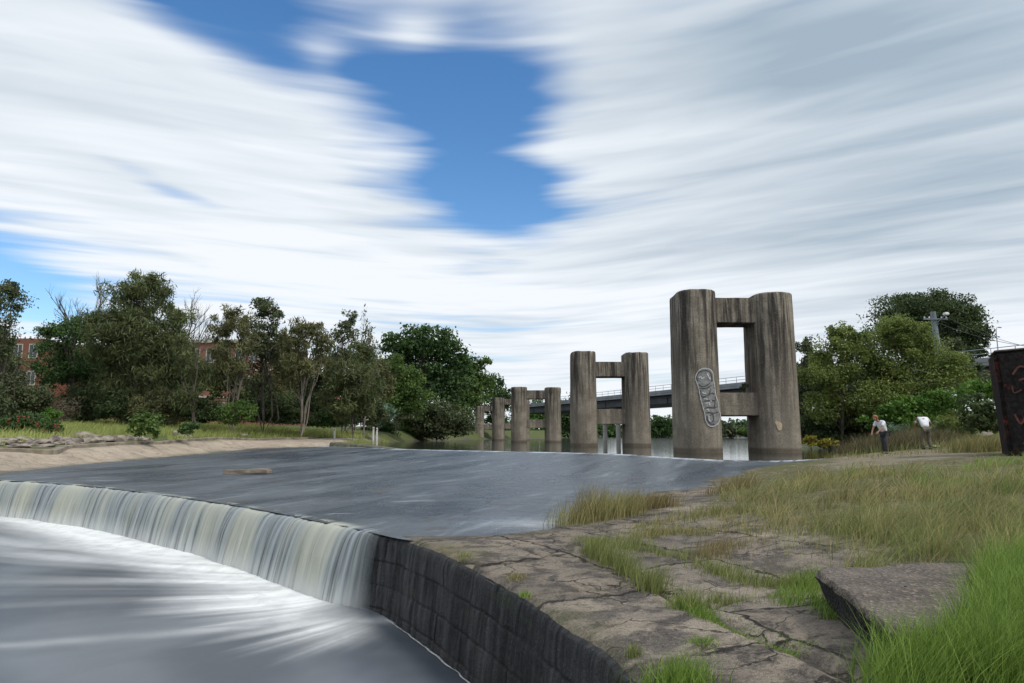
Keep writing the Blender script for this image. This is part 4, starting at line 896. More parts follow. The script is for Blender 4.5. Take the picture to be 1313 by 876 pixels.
T('dark_bush', 'olive grassy bush between the bent person and the pale rocks', 'bush', 35, 1225, [(1220, 548, 26, 14), (1240, 556, 18, 12)], 'wattle', dens=2.6, trunk=False, group=RB, seed=123, leafL=.3, aspect=.15)

# ------------------------------------------------------------------ grasses
def blades(P, H, lean, width, rng, curve=.35, seg=3):
    n = len(P); H = H[:, None] if np.ndim(H) else np.full((n, 1), H)
    th = rng.uniform(0, 2 * math.pi, n); side = np.stack([np.cos(th), np.sin(th), np.zeros(n)], 1)
    ld = np.stack([lean[0] + rng.normal(0, .35, n), lean[1] + rng.normal(0, .35, n), np.zeros(n)], 1)
    ts = np.linspace(0, 1, seg + 1); V = np.zeros((n, seg * 2 + 1, 3))
    for i, t_ in enumerate(ts):
        c = P + np.array([0, 0, 1.0]) * H * (t_ - curve * .35 * t_ * t_) + ld * H * (t_ ** 1.8) * curve * 2
        w_ = width * (1 - t_) ** .7
        if i < seg: V[:, 2 * i] = c - side * (w_[:, None] if np.ndim(w_) else w_) / 2; V[:, 2 * i + 1] = c + side * (w_[:, None] if np.ndim(w_) else w_) / 2
        else: V[:, 2 * i] = c
    b = (np.arange(n) * (seg * 2 + 1))[:, None]; q = []
    for i in range(seg - 1): q.append(b + np.array([[2 * i, 2 * i + 1, 2 * i + 3, 2 * i + 2]]))
    tr = b + np.array([[2 * seg - 2, 2 * seg - 1, 2 * seg]])
    return V.reshape(-1, 3), (np.concatenate(q) if q else None), tr, seg * 2 + 1
def grass(name, x, y, H, lean, width, mat, seed=1, curve=.35, label=None, cat=None, kind='stuff', tint=None, group=None, seg=3, zoff=0):
    rng = np.random.default_rng(seed); z = ground_z(x, y) - .02 + zoff
    P = np.stack([x, y, z], 1); v_, q_, t_, k = blades(P, H, lean, width, rng, curve, seg)
    base = rng.random(len(x)) if tint is None else np.clip(tint + rng.normal(0, .2, len(x)), 0, 1)
    me = raw_mesh(name, v_, q_, t_, False, {'tint': np.repeat(base, k)})
    return tag(link(name, me, mat), label, cat, group, kind)
def scatter_px(poly, z, n, rng, clumps=None, spread=.12):
    """n plan points inside the patch outlined at the photo pixels poly"""
    P = np.array([at_z(a, b, z)[:2] for a, b in poly]); lo, hi = P.min(0), P.max(0); out = []
    tot = 0
    if clumps:
        cs = rng.uniform(lo, hi, (clumps * 4, 2)); cs = cs[inside(cs[:, 0], cs[:, 1], P)][:clumps]
        w = rng.integers(0, len(cs), n); off = rng.normal(0, spread, (n, 2)) * rng.uniform(.4, 1.3, len(cs))[w][:, None]; q = cs[w] + off
        scatter_px.off = np.clip(off / spread, -1.6, 1.6); scatter_px.sz = rng.uniform(.45, 1.25, len(cs))[w]
        return q[:, 0], q[:, 1]
    while tot < n:
        q = rng.uniform(lo, hi, (n * 2, 2)); q = q[inside(q[:, 0], q[:, 1], P)]; out.append(q); tot += len(q)
    q = np.concatenate(out)[:n]; return q[:, 0], q[:, 1]
rng = np.random.default_rng(77)
# lush long grass in the corner
ZS = .40
SLAB = [at_z(1043, 730, ZS)[:2], at_z(1100, 770, ZS)[:2], at_z(1150, 806, ZS)[:2], at_z(1210, 806, ZS)[:2], at_z(1255, 760, ZS)[:2], at_z(1240, 722, ZS)[:2], at_z(1140, 722, ZS)[:2]]
x, y = scatter_px([(1135, 915), (1120, 885), (1150, 858), (1195, 822), (1235, 800), (1262, 785), (1300, 772), (1400, 768), (1420, 915)], .14, 30000, rng, 520, .085)
ok = ~inside(x, y, SLAB); x, y = x[ok], y[ok]
grass('long_grass', x, y, rng.uniform(.16, .52, len(x)), (.30, .02), .0056, M['grass_long'], 1, .42, seg=4)
x, y = scatter_px([(990, 760), (1040, 735), (1060, 770), (1075, 800), (1040, 785)], .1, 1500, rng, 40, .09)
grass('long_grass', x, y, rng.uniform(.06, .20, len(x)), (.2, .0), .006, M['grass_long'], 2, .5)
# dry field
big = [(930, 690), (905, 640), (960, 612), (1040, 596), (1200, 590), (1313, 585), (1420, 590), (1500, 720), (1250, 722), (1080, 715)]
fields = [(big, .42, 20000, 560, .13, (.20, .50), M['grass_dry'], .011), (big, .42, 12000, 330, .15, (.16, .44), M['grass_mid'], .011), (big, .42, 2600, 260, .12, (.35, .62), M['rust_grass'], .008),
          ([(1060, 720), (1000, 690), (1100, 660), (1300, 670), (1420, 720), (1250, 724)], .3, 6500, 150, .10, (.18, .42), M['grass_mid'], .007),
          ([(930, 690), (960, 670), (1100, 650), (1320, 650), (1420, 700), (1250, 722)], .3, 6000, 150, .11, (.2, .46), M['grass_dry'], .008),
          ([(1150, 610), (1240, 592), (1420, 592), (1420, 640), (1200, 640)], .7, 5000, 120, .2, (.16, .36), M['grass_long'], .012),
          (big, .42, 7000, 500, .30, (.03, .12), M['rust_grass'], .012)]
for i, (poly, z, n, cl, spd, hh, mt, wd_) in enumerate(fields):
    x, y = scatter_px(poly, z, n, rng, cl, spd); dpt = np.hypot(x, y); off, szz = scatter_px.off, scatter_px.sz
    dsh = seg_dist(x, y, WPOLY, True); zt_ = ground_z(x, y, False) + hh[1] * .6
    yc = y * CP + (zt_ - CAM_Z) * SP; ppx = CX + F_PX * x / yc; ppy = CY - F_PX * ((zt_ - CAM_Z) * CP - y * SP) / yc
    ok = (ppy > np.interp(ppx, [880, 915, 960, 1040, 1100, 1230, 1280, 1330], [625, 612, 604, 593, 590, 588, 584, 580])) & ~inside(x, y, WPOLY) & ~inside(x, y, SLAB) & (dsh > .5)
    bare = vnoise(x * .8, y * .8, 15) + .25 * vnoise(x * 2.3, y * 2.3, 16) - .18 * sstep(1120, 950, ppx) * sstep(640, 670, ppy); ok &= (bare > .50) | (rng.random(len(x)) < .12)
    x, y, dpt, dsh, off, szz = x[ok], y[ok], dpt[ok], dsh[ok], off[ok], szz[ok]
    grass('meadow_grass', x, y, rng.uniform(hh[0], hh[1], len(x)) * szz * .95 * (.5 + .5 * sstep(.3, 2.5, dsh)), (.42 + .55 * off[:, 0], .05 + .55 * off[:, 1]), np.clip(.0009 * dpt, .0055, .03), mt, 10 + i, .38, tint=.25 + .55 * vnoise(x * 1.2, y * 1.2, 5))
# strips of grass in the joints
def strip(name, pts, n, spread, hh, lean, width, mat, seed, z=.05, curve=.35, **kw):
    r = np.random.default_rng(seed); P = catmull(np.array([at_z(a, b, z)[:2] for a, b in pts]), 10); s = arclen(P)
    ncl = max(4, int(s[-1] / .16)); cs = r.uniform(0, s[-1], ncl); q = cs[r.integers(0, ncl, n)] + r.normal(0, .05, n)
    xx = np.interp(q, s, P[:, 0]) + r.normal(0, spread, n); yy = np.interp(q, s, P[:, 1]) + r.normal(0, spread, n)
    hsc = .35 + 1.15 * vnoise(q * 2.6, q * 0, seed); kp_ = r.random(n) < .25 + 1.2 * vnoise(q * 1.7, q * 0 + 4, seed); q, xx, yy, hsc = q[kp_], xx[kp_], yy[kp_], hsc[kp_]; n = len(q)
    return grass(name, xx, yy, r.uniform(hh[0], hh[1], n) * hsc, lean, width, mat, seed, curve, **kw)
strip('joint_grass', [(755, 708), (790, 728), (830, 748), (870, 770), (890, 780)], 3000, .075, (.12, .36), (.35, .0), .006, M['grass_mid'], 31)
strip('joint_grass', [(860, 768), (900, 788), (950, 808), (1000, 832), (1018, 838)], 2200, .065, (.05, .16), (.25, .0), .006, M['grass_long'], 32, curve=.6)
strip('joint_grass', [(735, 690), (780, 700), (850, 712), (890, 722)], 1900, .11, (.10, .26), (.3, .05), .007, M['grass_mid'], 33)
strip('joint_grass', [(900, 728), (950, 745), (1000, 752), (1040, 752)], 1900, .10, (.08, .24), (.3, .05), .007, M['grass_mid'], 34)
strip('joint_grass', [(728, 672), (760, 668), (800, 660)], 1700, .20, (.22, .55), (.25, .02), .009, M['grass_dry'], 35)
strip('joint_grass', [(735, 672), (770, 660)], 700, .12, (.35, .8), (.25, .02), .008, M['rust_grass'], 36)
strip('joint_grass', [(808, 652), (835, 652), (858, 652)], 1100, .18, (.25, .52), (.3, .02), .010, M['rust_grass'], 37, z=.1)
strip('joint_grass', [(800, 690), (860, 684), (905, 690)], 1200, .14, (.10, .26), (.3, .02), .008, M['grass_dry'], 38, z=.1)
strip('joint_grass', [(895, 715), (940, 700), (985, 700)], 900, .14, (.06, .2), (.3, .02), .007, M['rust_grass'], 39, z=.12)
strip('joint_grass', [(820, 672), (870, 668), (925, 664), (1000, 668)], 1600, .25, (.12, .34), (.3, .02), .010, M['grass_dry'], 40, z=.15)
strip('joint_grass', [(900, 630), (930, 632), (960, 628)], 700, .2, (.15, .4), (.3, .02), .014, M['rust_grass'], 41, z=.25)
strip('joint_grass', [(860, 768), (920, 772), (1000, 764), (1045, 762)], 700, .08, (.04, .13), (.2, .0), .006, M['grass_mid'], 42)
# tufts one can point at
def tuft(px, py, n, spread, hh, mat, seed, label, z=.02, lean=(.1, 0), curve=.4, w=.006):
    c = at_z(px, py, z); r = np.random.default_rng(seed)
    xx, yy = c[0] + r.normal(0, spread, n), c[1] + r.normal(0, spread, n)
    grass('grass_tuft', xx, yy, r.uniform(hh[0], hh[1], n), lean, w, mat, seed, curve, label, 'grass tuft', 'thing', group='grass tufts on the terrace')
tuft(812, 836, 130, .022, (.05, .13), M['grass_mid'], 201, 'small upright tuft alone on bare stone near the wall edge')
tuft(872, 876, 900, .10, (.08, .26), M['grass_long'], 202, 'bright green tuft on the terrace cut by the bottom edge')
tuft(900, 828, 260, .05, (.03, .10), M['grass_long'], 203, 'flat spreading weed on the stone below the long joint grass', curve=.8)
tuft(673, 759, 110, .03, (.03, .09), M['grass_long'], 204, 'tiny bright tuft on the very edge of the dark wall', curve=.6)
tuft(662, 741, 180, .05, (.04, .13), M['grass_dry'], 205, 'dry wispy tuft on the terrace just behind the wall edge', curve=.6)
tuft(596, 716, 130, .06, (.04, .11), M['grass_mid'], 206, 'thin tuft near the wall corner closest to the falls', curve=.6)
tuft(558, 682, 220, .06, (.03, .09), M['grass_dry'], 207, 'small clump in the shallow water behind the falls corner', curve=.7, w=.012)
tuft(924, 775, 240, .07, (.06, .18), M['grass_mid'], 208, 'short spiky tuft between the joint grass and the broken slab', curve=.4)
# left bank grass
xx, yy = [], []
r = np.random.default_rng(91)
nb_ = 90000
bx = r.uniform(-56, -11, nb_); by = r.uniform(31, 84, nb_)
dk = seg_dist(bx, by, conc_poly, True); vis = np.abs(bx) < by * .80
ok = vis & ~inside(bx, by, conc_poly) & ~inside(bx, by, WPOLY) & (dk > np.where(bx / by < -.50, 3.4, .35) + fbm(bx, by, 2, 8))
bx, by = bx[ok], by[ok]
grass('bank_grass', bx, by, r.uniform(.22, .75, len(bx)) * (.6 + .8 * vnoise(bx * .5, by * .5, 3)), (.25, .05), .036, M['grass_bank'], 92, .4, tint=.25 + .6 * vnoise(bx * .35, by * .35, 7), seg=2)
# right bank grass: slope behind the people and reeds beside them
poly = np.array([(13.5, 36), (17, 33), (24, 29), (34, 30), (40, 52), (24, 48)])
bx = r.uniform(13, 40, 16000); by = r.uniform(28, 54, 16000); ok = inside(bx, by, poly) & (seg_dist(bx, by, poly, True) > .3); bx, by = bx[ok], by[ok]
grass('bank_grass', bx, by, r.uniform(.25, .7, len(bx)), (.2, .0), .04, M['grass_mid'], 93, .45, seg=2, tint=.2 + .5 * vnoise(bx * .5, by * .5, 8))
def patch(name, pxs, Y, n, spread, hh, mat, seed, w=.03):
    r = np.random.default_rng(seed); c = np.array([at_y(p_, 560, Y)[:2] for p_ in pxs]); k = r.integers(0, len(c), n)
    bx, by = c[k, 0] + r.normal(0, spread, n), c[k, 1] + r.normal(0, spread, n)
    grass(name, bx, by, r.uniform(hh[0], hh[1], n), (.15, 0), w, mat, seed, .35, seg=2)
patch('reeds', [1090, 1105, 1118, 1150, 1165], 36, 1800, .55, (.5, 1.5), M['reed'], 94)
patch('reeds', [1162, 1172, 1200, 1210], 34.5, 1500, .5, (.4, 1.2), M['reed'], 95)
patch('reeds', [1070, 1095, 1120, 1150, 1185, 1215, 1240], 27.5, 700, .7, (.08, .28), M['grass_dry'], 97, .02)
patch('reeds', [1246, 1262, 1275], 26.5, 1800, .45, (.3, .9), M['grass_dry'], 96, .02)

# ------------------------------------------------------------------ broken slab, rocks, plank, kerb
m, t, o = new_mat('aggregate_slab')
p = objpos(t); e1 = t.noise(p, 3, 5, .6); e2 = t.n('ShaderNodeTexVoronoi', ins={'Vector': p, 'Scale': 38.0}); e3 = t.noise(p, 22, 5, .7)
bc = t.mix(t.ramp(e1, .35, .65), (.085, .070, .058), (.140, .118, .096))
bc = t.mix(t.ramp(e2.outputs['Color'], .55, .9, 0, .7), bc, (.26, .21, .165)); bc = t.mix(t.ramp(e3, .56, .68, 0, .8), bc, (.050, .042, .036))
bc = t.grain(bc, t.noise(p, 60, 3, .6), .6, 1.4)
bc = t.mix(t.ramp(t.math('ADD', t.attr('side'), t.math('MULTIPLY', t.math('SUBTRACT', e3, .5), .5)), .2, .5), bc, (.011, .010, .011))  # side faces near-black: shade of the undercut put into the colour
principled(t, o, **{'Base Color': bc, 'Roughness': .9, 'Normal': t.bump(t.math('ADD', e3, e2.outputs['Distance']), .8, .03)})
M['slab'] = m
def slab(name, plan, zt, zb, label):
    P = np.array(plan, float); c0 = P.mean(0); n = 26
    # resample outline
    Pc = np.vstack([P, P[:1]]); s = arclen(Pc); q = np.linspace(0, s[-1], 150, endpoint=False); ol = np.stack([np.interp(q, s, Pc[:, 0]), np.interp(q, s, Pc[:, 1])], 1) - c0
    ol += np.stack([fbm(q * 2.2, q * 0, 4, 5), fbm(q * 2.2, q * 0 + 5, 4, 6)], 1) * .20
    rows, side = [], []
    for f in np.linspace(0.02, 1, 26):
        z = zt + .035 * fbm(ol[:, 0] * f * 2.5, ol[:, 1] * f * 2.5, 4, 8) - (.05 if f == 1 else 0) * 1
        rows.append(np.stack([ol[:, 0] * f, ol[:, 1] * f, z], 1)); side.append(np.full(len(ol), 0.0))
    for k, v_ in enumerate(np.linspace(.06, 1, 16)):
        sc_ = 1 - .13 * math.sin(v_ * 2.2); rr = 1 + .14 * fbm(q * 5, q * 0 + v_ * 4, 4, 15)
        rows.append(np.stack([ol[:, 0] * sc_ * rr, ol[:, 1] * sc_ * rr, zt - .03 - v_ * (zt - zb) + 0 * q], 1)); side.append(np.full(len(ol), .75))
    V_ = np.concatenate(rows); nr = len(rows); m_ = len(ol); qd = []
    for i in range(nr - 1):
        for j in range(m_): k = (j + 1) % m_; qd.append((i * m_ + j, i * m_ + k, (i + 1) * m_ + k, (i + 1) * m_ + j))
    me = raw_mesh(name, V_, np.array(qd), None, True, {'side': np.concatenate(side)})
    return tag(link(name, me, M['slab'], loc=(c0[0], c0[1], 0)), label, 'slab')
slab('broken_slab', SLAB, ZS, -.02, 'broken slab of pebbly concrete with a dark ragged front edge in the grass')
M['rock'] = simple_mat('rock', (.11, .095, .08), (.27, .24, .205), 4, .9, .6, .05)
M['rubble'] = simple_mat('rubble_rock', (.085, .070, .058), (.30, .26, .22), 2.2, .9, .6, .05)
M['wood'] = simple_mat('weathered_wood', (.13, .105, .08), (.30, .255, .20), 6, .85, .5, .02, sc=(.2, 1, 1))
def rock_mesh(rx, ry, rz, seed):
    bm = bmesh.new(); bmesh.ops.create_icosphere(bm, subdivisions=3, radius=1)
    r_ = np.random.default_rng(seed); planes = [(Vector(r_.normal(size=3)).normalized(), r_.uniform(.55, .85)) for _ in range(9)]
    for v in bm.verts:
        for nrm, d in planes:
            ex = v.co.dot(nrm) - d
            if ex > 0: v.co -= nrm * ex * .85
        f = fbm(np.array([v.co.x * 2 + seed]), np.array([v.co.y * 2 + v.co.z * 2]), 3, seed)[0]; v.co *= 1 + .18 * f
        v.co.x *= rx; v.co.y *= ry; v.co.z *= rz
    return bm_mesh('rock', bm)
def rock(px, py, Y, wpx, hpx, label, seed, mat='rock', grp='rocks on the right bank', name='rock'):
    p = ground_hit(px, py + hpx * .3); Y = p[1]; k = ppm(Y)
    o_ = link(name, rock_mesh(wpx / k / 2, wpx / k / 2 * .8, hpx / k / 2, seed), M[mat], loc=(p[0], Y, p[2] + .15 * hpx / k)); o_.rotation_euler[2] = seed
    return tag(o_, label, 'rock', grp)
rock(1210, 565, 29.5, 26, 10, 'flat grey rock just right of the bent person', 3)
rock(1231, 566, 28.5, 20, 12, 'dark cleft rock between the flat rock and the pale rock', 4)
rock(1258, 559, 28, 36, 16, 'largest pale rock, against the bushes near the black pillar', 5)
rock(1196, 572, 31, 18, 7, 'low tan rock at the feet of the bent person', 6)
# rubble along the kerb
rr = np.random.default_rng(14); tones = ['flat brown', 'pale', 'dark', 'long grey', 'squat tan', 'reddish', 'jagged grey']
rub = [(8, 566, 26, 9), (30, 563, 24, 8), (52, 566, 30, 8), (74, 562, 22, 8), (92, 564, 26, 8), (112, 558, 30, 11), (120, 564, 26, 8), (138, 563, 20, 9), (152, 562, 24, 8), (172, 562, 24, 6), (188, 563, 16, 5), (228, 556, 14, 9), (236, 559, 16, 6), (312, 558, 12, 4), (60, 571, 20, 5), (25, 572, 22, 6), (98, 569, 26, 5)]
for i, (px, py, w_, h_) in enumerate(rub):
    Yr = 35.5 + max(0, px) * .045 + (1.2 if py < 563 else 0)
    where = ['at the left edge beside the slipway kerb', 'behind the kerb below the red-flowered shrub', 'in the rubble near the lone round shrub', 'on the grass beside the small dark shrub', 'on the grass far along the kerb'][0 if px < 28 else 1 if px < 100 else 2 if px < 200 else 3 if px < 260 else 4]
    rock(px, py, Yr, w_ * 1.25, h_ * 1.5, f'{["flat brown", "low pale", "dark wedge-shaped", "long grey", "squat tan", "highest whitish", "jagged grey", "rust-brown", "ridged", "thin slab-like", "small end", "upright", "wide low", "lone distant", "half-buried", "outermost", "kerb-side"][i]} rubble stone {where}', 30 + i, 'rubble', 'rubble stones along the kerb', 'rubble_stone')
for i in range(60):
    px = rr.uniform(-5, 195); rock(px, rr.uniform(562, 571) - (px * .035 - 2), 36, rr.uniform(7, 20), rr.uniform(3, 7), 'small grey-brown rubble stone in the heap behind the slipway kerb', 60 + i, 'rubble', 'small stones of the rubble heap', 'rubble_stone')
# kerb of the slipway
kp = catmull(np.array([(-60, 32.5), (-40, 30.8)] + [k[:2] for k in KERB[:5]]), 16)
tn = np.gradient(kp, axis=0); tn /= np.linalg.norm(tn, axis=1)[:, None]; nn = np.stack([-tn[:, 1], tn[:, 0]], 1)
kz = ground_z(kp[:, 0], kp[:, 1]); sec = np.array([(-.22, -.4), (-.2, .13), (-.16, .16), (.16, .16), (.2, .13), (.22, -.4)])
vk = np.concatenate([kp[:, None, :] + nn[:, None, :] * sec[None, :, :1], (kz[:, None] + sec[None, :, 1])[..., None]], 2)
M['kerbc'] = simple_mat('kerb_concrete', (.14, .12, .09), (.26, .22, .17), 1.5, .9, .5, .04)
tag(link('slipway_kerb', raw_mesh('slipway_kerb', vk.reshape(-1, 3), grid_quads(len(kp), 6), None, False), M['kerbc']), 'low stained concrete kerb between the slipway and the rubble', 'kerb')
# plank on the apron
c = at_z(317, 606.5, .16); bm = bmesh.new(); add_box(bm, (-.80, -.20, -.10), (.80, .20, .085), .03)
bmesh.ops.subdivide_edges(bm, edges=[e for e in bm.edges if e.calc_length() > .3], cuts=4, use_grid_fill=True)
for v in bm.verts: v.co.z += .03 * math.sin(v.co.x * 3); v.co.y += .05 * math.sin(v.co.x * 5 + 1); v.co.x *= 1 + .06 * math.sin(v.co.y * 17)
c[2] = float(water_z(np.array([c[0]]), np.array([c[1]]))[0]) + .09
o_ = tag(link('driftwood', bm_mesh('driftwood', bm), M['wood'], loc=c), 'pale flat piece of driftwood stranded on the sloping weir', 'driftwood'); o_.rotation_euler[2] = R(-4)
# driftwood log at the right waterline
A_ = Acc(); p0, p1 = at_y(1098, 573, 37), at_y(1122, 578, 35.5); A_.tube([p0 + np.array([0, 0, .05]), (p0 + p1) / 2 + np.array([0, 0, .12]), p1 + np.array([0, 0, .02])], [.07, .11, .09], 8)
tag(link('fallen_log', A_.mesh('fallen_log'), M['wood']), 'thin fallen log lying at the waterline left of the standing person', 'log')
# white marker posts
M['white'] = simple_mat('white_paint', (.62, .62, .60), (.80, .80, .78), 5, .6, .1, .01)
M['reflector'] = simple_mat('red_reflector', (.25, .02, .02), (.35, .03, .03), 5, .4, .05, .01)
for i, (px, pt, pbm, Y, lb) in enumerate([(429, 549, 557.5, 66, 'lone white marker post on the causeway, farther from the water'), (478.6, 547.5, 560, 70, 'left of the two white marker posts at the water end of the causeway'), (483.2, 548.5, 560, 70.5, 'right of the two white marker posts at the water end of the causeway')]):
    b = at_y(px, pbm, Y); z0 = gz1(b[0], Y); tpz = at_y(px, pt, Y)[2]
    root = empty('marker_post', (b[0], Y, z0), lb, 'marker post', 'white marker posts')
    bm = bmesh.new(); add_box(bm, (-.085, -.06, -.3), (.085, .06, tpz - z0), .025); link('post', bm_mesh('post', bm), M['white'], root)
    bm = bmesh.new(); add_box(bm, (-.04, -.075, tpz - z0 - .22), (.04, -.062, tpz - z0 - .12), .004); link('reflector', bm_mesh('reflector', bm), M['reflector'], root)

# ------------------------------------------------------------------ modern road bridge
M['girder'] = simple_mat('girder_steel', (.030, .036, .045), (.055, .062, .072), .6, .6, .1, .02)
M['deckc'] = simple_mat('deck_concrete', (.20, .22, .24), (.27, .29, .31), .8, .8, .2, .02)
M['rail'] = simple_mat('rail_metal', (.22, .26, .30), (.30, .34, .38), 2, .5, .1, .01, metal=.3)
M['pierw'] = simple_mat('pale_concrete', (.36, .35, .32), (.46, .45, .42), .6, .85, .2, .02)
B0 = at_y(784, 522.5, 118); B1 = at_y(1265, 489, 60)
dirb = B1[:2] - B0[:2]; Lb = np.linalg.norm(dirb); dirb /= Lb
s0, s1 = -40, Lb + 45
zb0 = (B0[2] + B1[2]) / 2
ctr = B0[:2]; rotz = math.atan2(dirb[1], dirb[0])
root = empty('road_bridge', (ctr[0], ctr[1], zb0), 'modern road bridge with dark girder and thin railing crossing behind the piers', 'bridge', rz=rotz)
# local x along bridge; +y is away from the camera side
bm = bmesh.new(); add_box(bm, (s0, 0, 0), (s1, 9, 1.25), .05); add_box(bm, (s0, -.12, .9), (s1, -.003, 1.05), .02); 
for x in np.arange(s0 + 2, s1, 6): add_box(bm, (x, -.10, .08), (x + .14, -.003, .88))
link('girder', bm_mesh('girder', bm), M['girder'], root)
bm = bmesh.new(); add_box(bm, (s0, -.75, 1.254), (s1, 9.7, 1.56), .04); add_box(bm, (s0, -.75, 1.564), (s1, -.45, 2.0), .03); link('deck', bm_mesh('deck', bm), M['deckc'], root)
A_ = Acc()
for zz in (2.35, 2.75): A_.tube([(s0, -.6, zz), (s1, -.6, zz)], [.035, .035], 5)
for x in np.arange(s0, s1, 2.0): A_.tube([(x, -.6, 1.95), (x, -.6, 2.78)], [.035, .03], 5)
link('railing', A_.mesh('railing'), M['rail'], root)
for x in (-6, -1.5, 34, 68):
    for y in (2.2, 6.8):
        A_ = Acc(); A_.tube([(x, y, -8), (x, y, -.5)], [.42, .38], 14); link('bridge_column', A_.mesh('bridge_column'), M['pierw'], root)
    bm = bmesh.new(); add_box(bm, (x - .7, .8, -.62), (x + .7, 8.2, -.003), .06); link('pier_cap', bm_mesh('pier_cap', bm), M['pierw'], root)
for i, (xx_, lb) in enumerate([(2.0, 'small street lamp on the bridge seen through the second pier'), (66, 'shorter street lamp on the bridge left of its taller neighbour'), (63.5, 'taller street lamp on the bridge just left of the black pillar')]):
    p = ctr + dirb * xx_; pn = np.array([-dirb[1], dirb[0]]); p = p + pn * 1.2
    hL = [4.4, 2.4, 3.2][i]
    r_ = empty('street_lamp', (p[0], p[1], zb0 + 1.56), lb, 'street lamp', 'street lamps on the bridge', rz=rotz)
    A_ = Acc(); A_.tube([(0, 0, 0), (0, 0, hL * .9), (0, .1, hL), (0, .4, hL + .06)], [.05, .04, .03, .03], 6); link('pole', A_.mesh('pole'), M['rail'], r_)
    bm = bmesh.new(); add_box(bm, (-.07, .35, hL + .02), (.07, .75, hL + .10), .02); link('lamp_head', bm_mesh('lamp_head', bm), M['rail'], r_)
# utility pole
M['polew'] = simple_mat('pole_grey', (.12, .15, .17), (.20, .235, .255), 3, .85, .3, .02, sc=(1, 1, .2))
Y = 52; pt = at_y(1196, 400, Y); pbse = at_y(1204, 470, Y); z0 = gz1(pbse[0] + .6, Y); k = ppm(Y)
root = empty('utility_pole', (pbse[0] + .3, Y, z0), 'grey utility pole with a crossarm standing before the domed tree', 'utility pole')
tx = pt[0] - root.location.x; H = pt[2] - z0
A_ = Acc(); A_.tube([(.15, 0, -.5), (tx * .5, 0, H * .5), (tx, 0, H)], [.26, .23, .20], 10); v_, q_ = tube_np([(tx, 0, H), (tx, 0, H + .03)], [.2, .01], 10); A_.add(v_, q_); link('pole', A_.mesh('pole'), M['polew'], root)
ca = at_y(1196, 410, Y)[2] - z0
bm = bmesh.new(); add_box(bm, (tx - 16 / k, -.30, ca - .06), (tx + 16 / k, -.21, ca + .06), .015); link('crossarm', bm_mesh('crossarm', bm), M['polew'], root)
for dx in (-14, -8, 8, 14):
    A_ = Acc(); A_.tube([(tx + dx / k, -.255, ca + .05), (tx + dx / k, -.255, ca + .12), (tx + dx / k, -.255, ca + .2)], [.03, .06, .04], 8); link('insulator', A_.mesh('insulator'), M['white'], root)
A_ = Acc(); A_.tube([(tx + .1, -.2, H - .9), (tx + .45, -.4, H - .55), (tx + .62, -.5, H - .3)], [.03, .03, .03], 6); link('lamp_arm', A_.mesh('lamp_arm'), M['polew'], root)
bm = bmesh.new(); add_box(bm, (tx + .5, -.7, H - .36), (tx + .85, -.35, H - .14), .05); link('lamp_head', bm_mesh('lamp_head', bm), M['white'], root)
M['wire'] = simple_mat('wire', (.04, .04, .045), (.06, .06, .065), 3, .6, .05, .01)
for i, dx in enumerate((-14, 14)):
    s_ = np.array([tx + root.location.x + dx / k, Y - .25, ca + z0 + .2]); e_ = at_y(1500, 440 + 10 * i, 34 + i)
    tt_ = np.linspace(0, 1, 24)[:, None]; P = s_ * (1 - tt_) + e_ * tt_; P[:, 2] -= 1.2 * 4 * (tt_ * (1 - tt_))[:, 0]
    A_ = Acc(); A_.tube(P, np.full(24, .014), 4)
    tag(link('power_line', A_.mesh('power_line'), M['wire']), ['upper power line running from the utility pole off to the right', 'lower power line running from the utility pole off to the right'][i], 'power line', 'power lines')

# ------------------------------------------------------------------ brick buildings behind the left trees
def brick_mat(name, a, b):
    m, t, o = new_mat(name); p = objpos(t)
    br = t.n('ShaderNodeTexBrick', ins={'Vector': t.n('ShaderNodeVectorRotate', rotation_type='X_AXIS', ins={'Vector': p, 'Angle': R(-90)}).outputs[0], 'Color1': C4(a), 'Color2': C4(b), 'Mortar': (.22, .18, .15, 1), 'Scale': 3.2, 'Mortar Size': .012})
    n = t.noise(p, .5, 4, .6); col = t.mix(t.ramp(n, .35, .7, 0, .4), br.outputs[0], (a[0] * .6, a[1] * .6, a[2] * .6))
    principled(t, o, **{'Base Color': col, 'Roughness': .9}); return m
M['brick'] = brick_mat('red_brick', (.22, .075, .045), (.16, .055, .035)); M['brick2'] = brick_mat('brown_brick', (.25, .10, .065), (.19, .075, .05))
M['trim'] = simple_mat('cream_trim', (.42, .39, .33), (.52, .49, .42), 1, .8, .1, .01)
m, t, o = new_mat('window_glass'); principled(t, o, **{'Base Color': (.02, .028, .035, 1), 'Roughness': .08, 'Specular IOR Level': .8}); M['glass'] = m
M['tile'] = simple_mat('terracotta_tiles', (.26, .09, .05), (.34, .13, .075), 3, .85, .3, .02, sc=(6, 1, 1))
